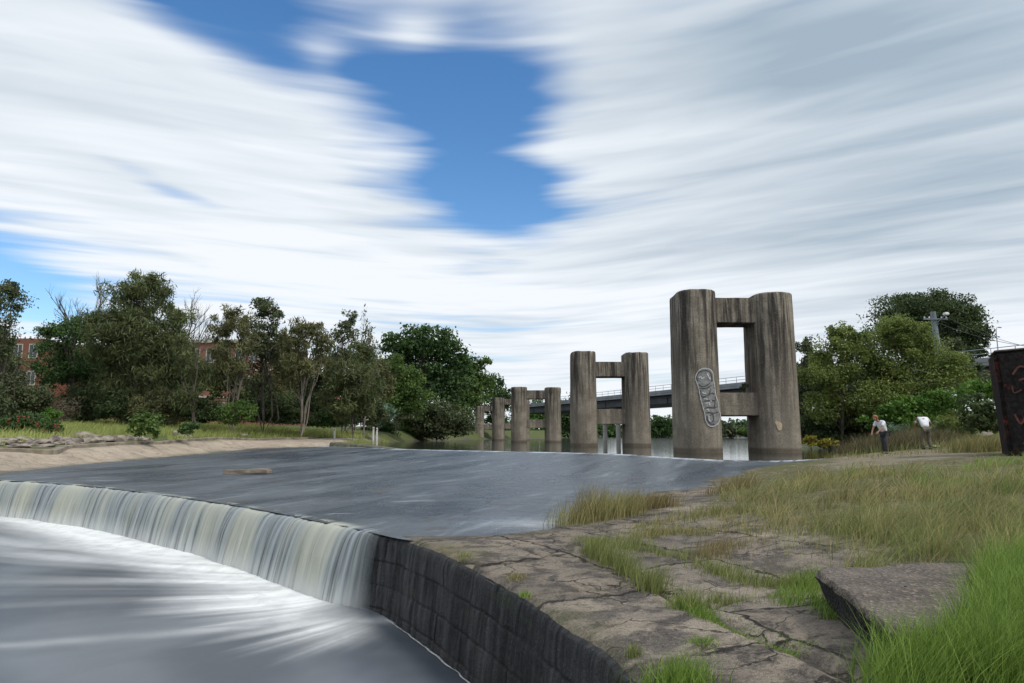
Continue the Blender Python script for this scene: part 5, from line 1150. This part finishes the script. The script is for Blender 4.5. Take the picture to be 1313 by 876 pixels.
def building(name, label, px0, px1, py_top, Y, depth, floors, cols, mat, cornice=True, rz=0, roof=None, zb=None):
    k = ppm(Y); x0, x1 = at_y(px0, 500, Y)[0], at_y(px1, 500, Y)[0]; zt = at_y((px0 + px1) / 2, py_top, Y)[2]; zb = gz1((x0 + x1) / 2, Y) if zb is None else zb
    W, H = x1 - x0, zt - zb; root = empty(name, ((x0 + x1) / 2, Y, zb), label, 'building', rz=rz)
    bm = bmesh.new(); add_box(bm, (-W / 2, 0, -1), (W / 2, depth, H), .02); link('wall', bm_mesh('wall', bm), mat, root)
    if cornice:
        bm = bmesh.new(); add_box(bm, (-W / 2 - .25, -.25, H + .003), (W / 2 + .25, depth + .2, H + .5), .05); link('cornice', bm_mesh('cornice', bm), M['trim'], root)
        for f in range(1, floors):
            bm = bmesh.new(); add_box(bm, (-W / 2 - .06, -.10, H * f / floors - .14), (W / 2 + .06, -.003, H * f / floors + .14), .02); link('string_course', bm_mesh('string_course', bm), M['trim'], root)
    if roof:
        bm = bmesh.new(); e = .5; r_ = roof
        vs = [bm.verts.new(c) for c in [(-W / 2 - e, -e, H), (W / 2 + e, -e, H), (W / 2 + e, depth + e, H), (-W / 2 - e, depth + e, H), (-W / 2 + W * .25, depth / 2, H + r_), (W / 2 - W * .25, depth / 2, H + r_)]]
        for f in [(0, 1, 5, 4), (1, 2, 5), (2, 3, 4, 5), (3, 0, 4), (3, 2, 1, 0)]: bm.faces.new([vs[i] for i in f])
        link('roof', bm_mesh('roof', bm), M['tile'], root)
    fh = H / floors; cw_ = W / cols
    for f in range(floors):
        for c in range(cols):
            xa = -W / 2 + (c + .5) * cw_; za = f * fh + fh * .28; ww, wh = min(1.3, cw_ * .5), fh * .48
            bm = bmesh.new()
            for lo, hi in (((xa - ww / 2 - .1, -.07, za - .1), (xa + ww / 2 + .1, -.004, za - .002)), ((xa - ww / 2 - .1, -.07, za + wh + .002), (xa + ww / 2 + .1, -.004, za + wh + .12)), ((xa - ww / 2 - .1, -.07, za), (xa - ww / 2, -.004, za + wh)), ((xa + ww / 2, -.07, za), (xa + ww / 2 + .1, -.004, za + wh)), ((xa - .035, -.06, za + .004), (xa + .035, -.004, za + wh - .004))): add_box(bm, lo, hi)
            wn = link('window', bm_mesh('window', bm), M['trim'], root)
            bm = bmesh.new(); add_box(bm, (xa - ww / 2 + .004, -.03, za + .004), (xa + ww / 2 - .004, -.006, za + wh - .004)); link('pane', bm_mesh('pane', bm), M['glass'], wn)
    return root
building('brick_building', 'plain red brick building at the left edge behind the gum tree', -90, 48, 434, 96, 14, 3, 7, M['brick'], False)
building('brick_building', 'long red brick building with cream cornice glimpsed through the casuarinas', 182, 352, 440, 100, 15, 3, 9, M['brick2'], True)
building('brick_house', 'small brick house with a tiled roof between tree trunks', 385, 428, 512, 120, 8, 1, 3, M['brick2'], False, roof=1.6)
building('brick_building', 'lower brick wing between the two larger brick buildings', 62, 150, 462, 104, 12, 2, 5, M['brick'], False)

# ------------------------------------------------------------------ people
M['skin'] = simple_mat('skin', (.30, .17, .12), (.36, .21, .15), 8, .6, .05, .005)
M['shirt'] = simple_mat('white_shirt', (.62, .65, .70), (.74, .76, .80), 7, .85, .4, .02)
M['dark_cloth'] = simple_mat('dark_trousers', (.025, .026, .03), (.055, .055, .06), 9, .9, .4, .02)
M['olive_cloth'] = simple_mat('olive_trousers', (.085, .078, .055), (.13, .12, .085), 9, .9, .4, .02)
M['hair_red'] = simple_mat('ginger_hair', (.24, .07, .03), (.34, .12, .05), 25, .7, .4, .01)
M['hair_dark'] = simple_mat('dark_hair', (.03, .022, .018), (.06, .045, .035), 25, .7, .4, .01)
M['shoe'] = simple_mat('shoe', (.03, .03, .03), (.07, .065, .06), 9, .7, .2, .01)
M['eye'] = simple_mat('eye', (.02, .02, .02), (.04, .03, .03), 9, .3, .0, .01)
def skin_mesh(name, J, E, rad, root_j, sub=2):
    me = bpy.data.meshes.new(name); names = list(J); idx = {n: i for i, n in enumerate(names)}
    me.from_pydata([J[n] for n in names], [(idx[a], idx[b]) for a, b in E], []); me.update()
    o = bpy.data.objects.new(name, me); COL.objects.link(o)
    md = o.modifiers.new('s', 'SKIN'); md.use_smooth_shade = True
    for n in names:
        r = rad[n]; sv = me.skin_vertices[0].data[idx[n]]; sv.radius = r if isinstance(r, tuple) else (r, r); sv.use_root = n == root_j
    sm = o.modifiers.new('u', 'SUBSURF'); sm.levels = sub; sm.render_levels = sub
    dg = bpy.context.evaluated_depsgraph_get(); dg.update()
    out = bpy.data.meshes.new_from_object(o.evaluated_get(dg)); bpy.data.objects.remove(o)
    out.polygons.foreach_set('use_smooth', np.full(len(out.polygons), True)); return out
def hand(J, E, rad, key, wr, d, up):
    """palm, four unequal fingers and a thumb off the side, slightly curled"""
    d = Vector(d).normalized(); up = Vector(up).normalized(); sd_ = d.cross(up).normalized(); wr = Vector(wr)
    J[key + 'palm'] = tuple(wr + d * .07); rad[key + 'palm'] = (.034, .022); E.append((key + 'wr', key + 'palm'))
    for i, (o_, L) in enumerate(((-.03, .07), (-.010, .082), (.012, .076), (.032, .06))):
        a = wr + d * .10 + sd_ * o_; b = a + d * L * .55 - up * .012; c = b + d * L * .35 - up * .03
        for n, p, r in (('a', a, .0095), ('b', b, .0085), ('c', c, .0075)): J[f'{key}f{i}{n}'] = tuple(p); rad[f'{key}f{i}{n}'] = r
        E += [(key + 'palm', f'{key}f{i}a'), (f'{key}f{i}a', f'{key}f{i}b'), (f'{key}f{i}b', f'{key}f{i}c')]
    a = wr + d * .045 - sd_ * .045; b = a + d * .045 - sd_ * .02
    for n, p, r in (('a', a, .012), ('b', b, .010)): J[f'{key}t{n}'] = tuple(p); rad[f'{key}t{n}'] = r
    E += [(key + 'palm', f'{key}ta'), (f'{key}ta', f'{key}tb')]
def person(px, Y, label, rz, J0, trouser, hair, zoff=0.0):
    """J0: joints in metres, figure facing local -y"""
    b = at_y(px, 560, Y); root = empty('person', (b[0], Y, gz1(b[0], Y) + zoff), label, 'person', rz=rz)
    J = dict(J0); rad = dict(pelvis=(.135, .105), belly=(.12, .09), chest=(.135, .095), neckb=.055, neck=.052, headc=(.078, .090), headt=(.07, .082), crown=.05, chin=.045,
             lsh=.058, rsh=.058, lel=.043, rel=.043, lwr=.028, rwr=.028, lhip=.092, rhip=.092, lkn=.06, rkn=.06, lan=.04, ran=.04, lheel=.04, rheel=.04, ltoe=.03, rtoe=.03)
    E = [('pelvis', 'belly'), ('belly', 'chest'), ('chest', 'neckb'), ('neckb', 'neck'), ('neck', 'headc'), ('headc', 'headt'), ('headt', 'crown'), ('headc', 'chin'),
         ('chest', 'lsh'), ('chest', 'rsh'), ('lsh', 'lel'), ('lel', 'lwr'), ('rsh', 'rel'), ('rel', 'rwr'), ('pelvis', 'lhip'), ('pelvis', 'rhip'), ('lhip', 'lkn'), ('lkn', 'lan'), ('rhip', 'rkn'), ('rkn', 'ran'), ('lan', 'ltoe'), ('ran', 'rtoe')]
    rad = {k: v for k, v in rad.items() if k in J}
    for s in 'lr':
        dd = Vector(J[s + 'wr']) - Vector(J[s + 'el']); hand(J, E, rad, s, J[s + 'wr'], dd, (0.3, -1, .2))
    link('body', skin_mesh('body', J, E, rad, 'pelvis'), M['skin'], root)
    # clothes: the same joints, a little fuller
    sj = ['pelvis', 'belly', 'chest', 'neckb', 'lsh', 'rsh', 'lel', 'rel']; Js = {k: J[k] for k in sj}
    for s in 'lr': Js[s + 'el'] = tuple(Vector(J[s + 'sh']).lerp(Vector(J[s + 'el']), .72))
    link('shirt', skin_mesh('shirt', Js, [('pelvis', 'belly'), ('belly', 'chest'), ('chest', 'neckb'), ('chest', 'lsh'), ('chest', 'rsh'), ('lsh', 'lel'), ('rsh', 'rel')],
                            dict(pelvis=(.178, .145), belly=(.17, .135), chest=(.19, .142), neckb=.075, lsh=.082, rsh=.082, lel=.068, rel=.068), 'pelvis'), M['shirt'], root)
    tj = ['pelvis', 'lhip', 'rhip', 'lkn', 'rkn', 'lan', 'ran']
    link('trousers', skin_mesh('trousers', {k: J[k] for k in tj}, [('pelvis', 'lhip'), ('pelvis', 'rhip'), ('lhip', 'lkn'), ('rhip', 'rkn'), ('lkn', 'lan'), ('rkn', 'ran')],
                               dict(pelvis=(.166, .135), lhip=.112, rhip=.112, lkn=.08, rkn=.08, lan=.07, ran=.07), 'pelvis'), M[trouser], root)
    hc, ht = Vector(J['headc']), Vector(J['crown']); ax_ = (ht - hc).normalized(); fw = (Vector(J['chin']) - hc); fw = (fw - ax_ * fw.dot(ax_)).normalized(); sd_ = ax_.cross(fw)
    bm = bmesh.new(); bmesh.ops.create_icosphere(bm, subdivisions=3, radius=1)
    Rm = Matrix((sd_, fw, ax_)).transposed()
    for v in list(bm.verts):
        c = v.co.copy(); c.x *= .100; c.y *= .122; c.z *= .128
        if c.y > .02 and c.z < .055: c.y *= .35
        v.co = Rm @ c + hc + ax_ * .055 - fw * .012
    link('hair', bm_mesh('hair', bm, True), M[hair], root)
    for s in (-1, 1):
        bm = bmesh.new(); bmesh.ops.create_icosphere(bm, subdivisions=1, radius=.013, matrix=Matrix.Translation(hc + fw * .083 + ax_ * .035 + sd_ * .034 * s)); link('eye', bm_mesh('eye', bm, True), M['eye'], root)
    bm = bmesh.new(); bmesh.ops.create_cone(bm, segments=8, radius1=.016, radius2=.006, depth=.045, matrix=Matrix.Translation(hc + fw * .095 + ax_ * .012)); link('nose', bm_mesh('nose', bm, True), M['skin'], root)
    for s in 'lr':
        a, tt_ = Vector(J[s + 'an']), Vector(J[s + 'toe']); dr = (tt_ - a); dr.z = 0; dr.normalize(); A_ = Acc()
        A_.tube([tuple(a - dr * .07 + Vector((0, 0, -.035))), tuple(a - dr * .05 + Vector((0, 0, -.03))), tuple(a + dr * .08 + Vector((0, 0, -.035))), tuple(a + dr * .17 + Vector((0, 0, -.045))), tuple(a + dr * .2 + Vector((0, 0, -.05)))], [.02, .055, .05, .042, .015], 10)
        link('shoe', A_.mesh('shoe'), M['shoe'], root)
    return root
# standing, stooping towards local -y
J1 = dict(pelvis=(0, .06, .93), belly=(0, .0, 1.08), chest=(0, -.13, 1.27), neckb=(0, -.26, 1.40), neck=(0, -.33, 1.45), headc=(0, -.41, 1.50), headt=(0, -.44, 1.58), crown=(0, -.455, 1.64), chin=(0, -.49, 1.46),
          lsh=(.19, -.19, 1.36), rsh=(-.19, -.19, 1.36), lel=(.24, -.32, 1.10), rel=(-.24, -.30, 1.10), lwr=(.17, -.50, .95), rwr=(-.17, -.47, .92),
          lhip=(.10, .05, .88), rhip=(-.10, .05, .88), lkn=(.12, -.06, .49), rkn=(-.11, .06, .49), lan=(.12, -.02, .09), ran=(-.11, .16, .09), ltoe=(.14, -.16, .04), rtoe=(-.12, .02, .04))
person(1133, 29.8, 'person with ginger hair in white shirt and dark trousers stooping by the water', R(-68), J1, 'dark_cloth', 'hair_red')
# bent far forward, seen from behind
J2 = dict(pelvis=(0, .06, .93), belly=(0, -.01, 1.09), chest=(0, -.13, 1.28), neckb=(0, -.27, 1.38), neck=(0, -.35, 1.37), headc=(0, -.44, 1.32), headt=(0, -.51, 1.30), crown=(0, -.565, 1.28), chin=(0, -.46, 1.23),
          lsh=(.19, -.20, 1.35), rsh=(-.19, -.20, 1.35), lel=(.25, -.36, 1.10), rel=(-.38, -.34, 1.16), lwr=(.20, -.54, .95), rwr=(-.52, -.50, 1.08),
          lhip=(.10, .05, .88), rhip=(-.10, .05, .88), lkn=(.13, -.03, .48), rkn=(-.13, -.02, .48), lan=(.14, .06, .09), ran=(-.14, .08, .09), ltoe=(.16, -.09, .04), rtoe=(-.16, -.07, .04))
person(1187, 30.5, 'person in a white shirt and olive trousers seen from behind, bending forward with head down', R(172), J2, 'olive_cloth', 'hair_dark')

# ------------------------------------------------------------------ sky, sun, camera
SUN_EL, SUN_AZ = R(48), R(125)      # azimuth clockwise from +Y (view direction)
w = bpy.data.worlds.new('World'); SC.world = w; w.use_nodes = True
t = NT(w.node_tree); out = t.n('ShaderNodeOutputWorld')
sky = t.n('ShaderNodeTexSky', sky_type='NISHITA', sun_disc=False, sun_elevation=SUN_EL, sun_rotation=SUN_AZ, altitude=20.0, air_density=1.0, dust_density=.6, ozone_density=2.2)
d = t.n('ShaderNodeTexCoord').outputs['Generated']
sp = t.n('ShaderNodeSeparateXYZ', ins={0: d}); dz = t.math('ADD', t.math('MAXIMUM', sp.outputs[2], 0.0), .14)
qx = t.math('DIVIDE', sp.outputs[0], dz); qy = t.math('DIVIDE', sp.outputs[1], dz)
qy = t.math('ADD', qy, t.math('MULTIPLY', t.math('SQRT', t.math('ADD', t.math('MULTIPLY', qx, qx), .35)), .62))
q = t.n('ShaderNodeCombineXYZ', ins={0: qx, 1: qy, 2: 0.0}).outputs[0]
q = t.n('ShaderNodeVectorRotate', rotation_type='Z_AXIS', ins={'Vector': q, 'Angle': R(5)}).outputs[0]
n1 = t.noise(t.scaled(q, (.55, 2.3, 1)), 1.0, 4, .50, .35)       # streaked cloud texture
n2 = t.noise(t.scaled(q, (.9, 5.5, 1), (3, 1, 0)), 1.0, 3, .5, .2)
n3 = t.noise(t.scaled(q, (.5, 1.1, 1), (8, 5, 0)), 1.0, 3, .5, .2)
n4 = t.noise(t.scaled(q, (1.5, 8, 1), (1, 7, 0)), 1.0, 3, .5, .3)
def blob(px, py, sx_, sy_, ang=0.0, wgt=1.0):
    c = ray(px, py); c /= np.linalg.norm(c)
    rgt = np.cross(c, [0, 0, 1]); rgt /= np.linalg.norm(rgt); upv = np.cross(rgt, c)
    a = R(ang); e1 = rgt * math.cos(a) + upv * math.sin(a); e2 = -rgt * math.sin(a) + upv * math.cos(a)
    def dot(v): return t.n('ShaderNodeVectorMath', operation='DOT_PRODUCT', ins={0: d, 1: tuple(v)}).outputs['Value']
    x = t.math('MULTIPLY', dot(e1), F_PX / sx_); y = t.math('MULTIPLY', dot(e2), F_PX / sy_)
    r2 = t.math('ADD', t.math('MULTIPLY', x, x), t.math('MULTIPLY', y, y))
    g = t.math('EXPONENT', t.math('MULTIPLY', r2, -1.0)); front = t.ramp(dot(c), .1, .4)
    return t.math('MULTIPLY', t.math('MULTIPLY', g, front), wgt)
def total(bl):
    s = None
    for b in bl:
        v_ = blob(*b); s = v_ if s is None else t.math('ADD', s, v_)
    return s
holes = total([(200, -30, 120, 55, -20, 1.1), (340, 20, 150, 50, -12, .85), (500, 60, 150, 60, 0, .68), (600, 120, 95, 80, 10, .95), (615, 210, 95, 75, -25, 1.1), (660, 265, 70, 40, 0, .8), (190, 228, 75, 15, -17, .75), (0, 375, 110, 34, -10, 1.2), (-60, 340, 80, 40, 0, 1.0), (470, 170, 60, 60, 0, .35), (680, 70, 60, 70, 0, .4)])
adds = total([(415, 72, 38, 24, -10, .85), (538, 38, 44, 28, 20, .7), (450, 118, 60, 18, 5, .35), (660, 30, 50, 60, 60, .35), (500, 205, 70, 16, 0, .4), (90, 90, 170, 90, -20, .6), (300, 180, 130, 50, -15, .5), (1150, 250, 300, 150, 0, .8), (950, 150, 200, 120, 0, .35), (80, 160, 180, 80, -10, .35)])
n5_ = t.noise(t.scaled(q, (1.9, 7.5, 1), (2, 4, 0)), 1.0, 3, .5, .4)
def c_(x): return t.math('SUBTRACT', x, .5)
cov = t.math('ADD', .98, t.math('MULTIPLY', c_(n1), 2.0)); cov = t.math('ADD', cov, t.math('MULTIPLY', c_(n2), 2.1)); cov = t.math('ADD', cov, t.math('MULTIPLY', c_(n4), 2.0)); cov = t.math('ADD', cov, t.math('MULTIPLY', c_(n5_), .8))
cov = t.math('SUBTRACT', cov, t.math('MULTIPLY', holes, 1.36)); cov = t.math('ADD', cov, adds)
alpha = t.ramp(cov, -.55, 1.05)
grey = total([(1100, 130, 420, 220, 0, .24), (1250, 250, 260, 60, 5, .35), (950, 60, 300, 120, 0, .38), (1200, 60, 260, 150, 0, .5), (100, 60, 220, 90, 0, .25), (30, 180, 150, 30, 0, .3), (1300, 330, 200, 30, 5, .3), (1050, 300, 160, 40, 8, .2)])
sh = t.math('ADD', t.math('MULTIPLY', t.math('SUBTRACT', n3, .5), 1.1), t.math('MULTIPLY', t.math('SUBTRACT', n1, .5), -.9)); sh = t.math('ADD', sh, t.math('ADD', t.math('MULTIPLY', c_(n5_), -.8), t.math('MULTIPLY', c_(n4), -.4)))
sh = t.math('ADD', t.math('ADD', sh, .03), grey, clamp=True)
cloud = t.mix(sh, (.84, .885, .935), (.35, .44, .53))
blue = t.n('ShaderNodeHueSaturation', ins={'Saturation': 1.25, 'Value': 1.3, 'Color': sky.outputs[0]}).outputs[0]
bg1 = t.n('ShaderNodeBackground', ins={'Color': blue, 'Strength': .12}); bg2 = t.n('ShaderNodeBackground', ins={'Color': cloud, 'Strength': 1.0})
mx = t.n('ShaderNodeMixShader', ins={0: alpha, 1: bg1.outputs[0], 2: bg2.outputs[0]}); t.nt.links.new(mx.outputs[0], out.inputs[0])

sl = bpy.data.lights.new('sun', 'SUN'); sl.energy = 2.1; sl.angle = R(10); sl.color = (1.0, .95, .87)
so_ = bpy.data.objects.new('sun', sl); COL.objects.link(so_)
sd3 = Vector((math.sin(SUN_AZ) * math.cos(SUN_EL), math.cos(SUN_AZ) * math.cos(SUN_EL), math.sin(SUN_EL)))
so_.rotation_euler = sd3.to_track_quat('Z', 'Y').to_euler()
cam = bpy.data.cameras.new('camera'); co = bpy.data.objects.new('camera', cam); COL.objects.link(co)
cam.sensor_width = 36; cam.lens = 36 * F_PX / 1313; cam.clip_start = .05; cam.clip_end = 3000
co.location = (0, 0, CAM_Z); co.rotation_euler = (math.pi / 2 + PITCH, 0, 0); SC.camera = co
SC.view_settings.view_transform = 'Standard'; SC.view_settings.look = 'None'; SC.view_settings.exposure = 0.12; SC.view_settings.gamma = 1; SC.view_settings.use_curve_mapping = False
SC.cycles.max_bounces = 6; SC.cycles.transparent_max_bounces = 12; SC.cycles.use_denoising = True; SC.cycles.caustics_reflective = False; SC.cycles.caustics_refractive = False
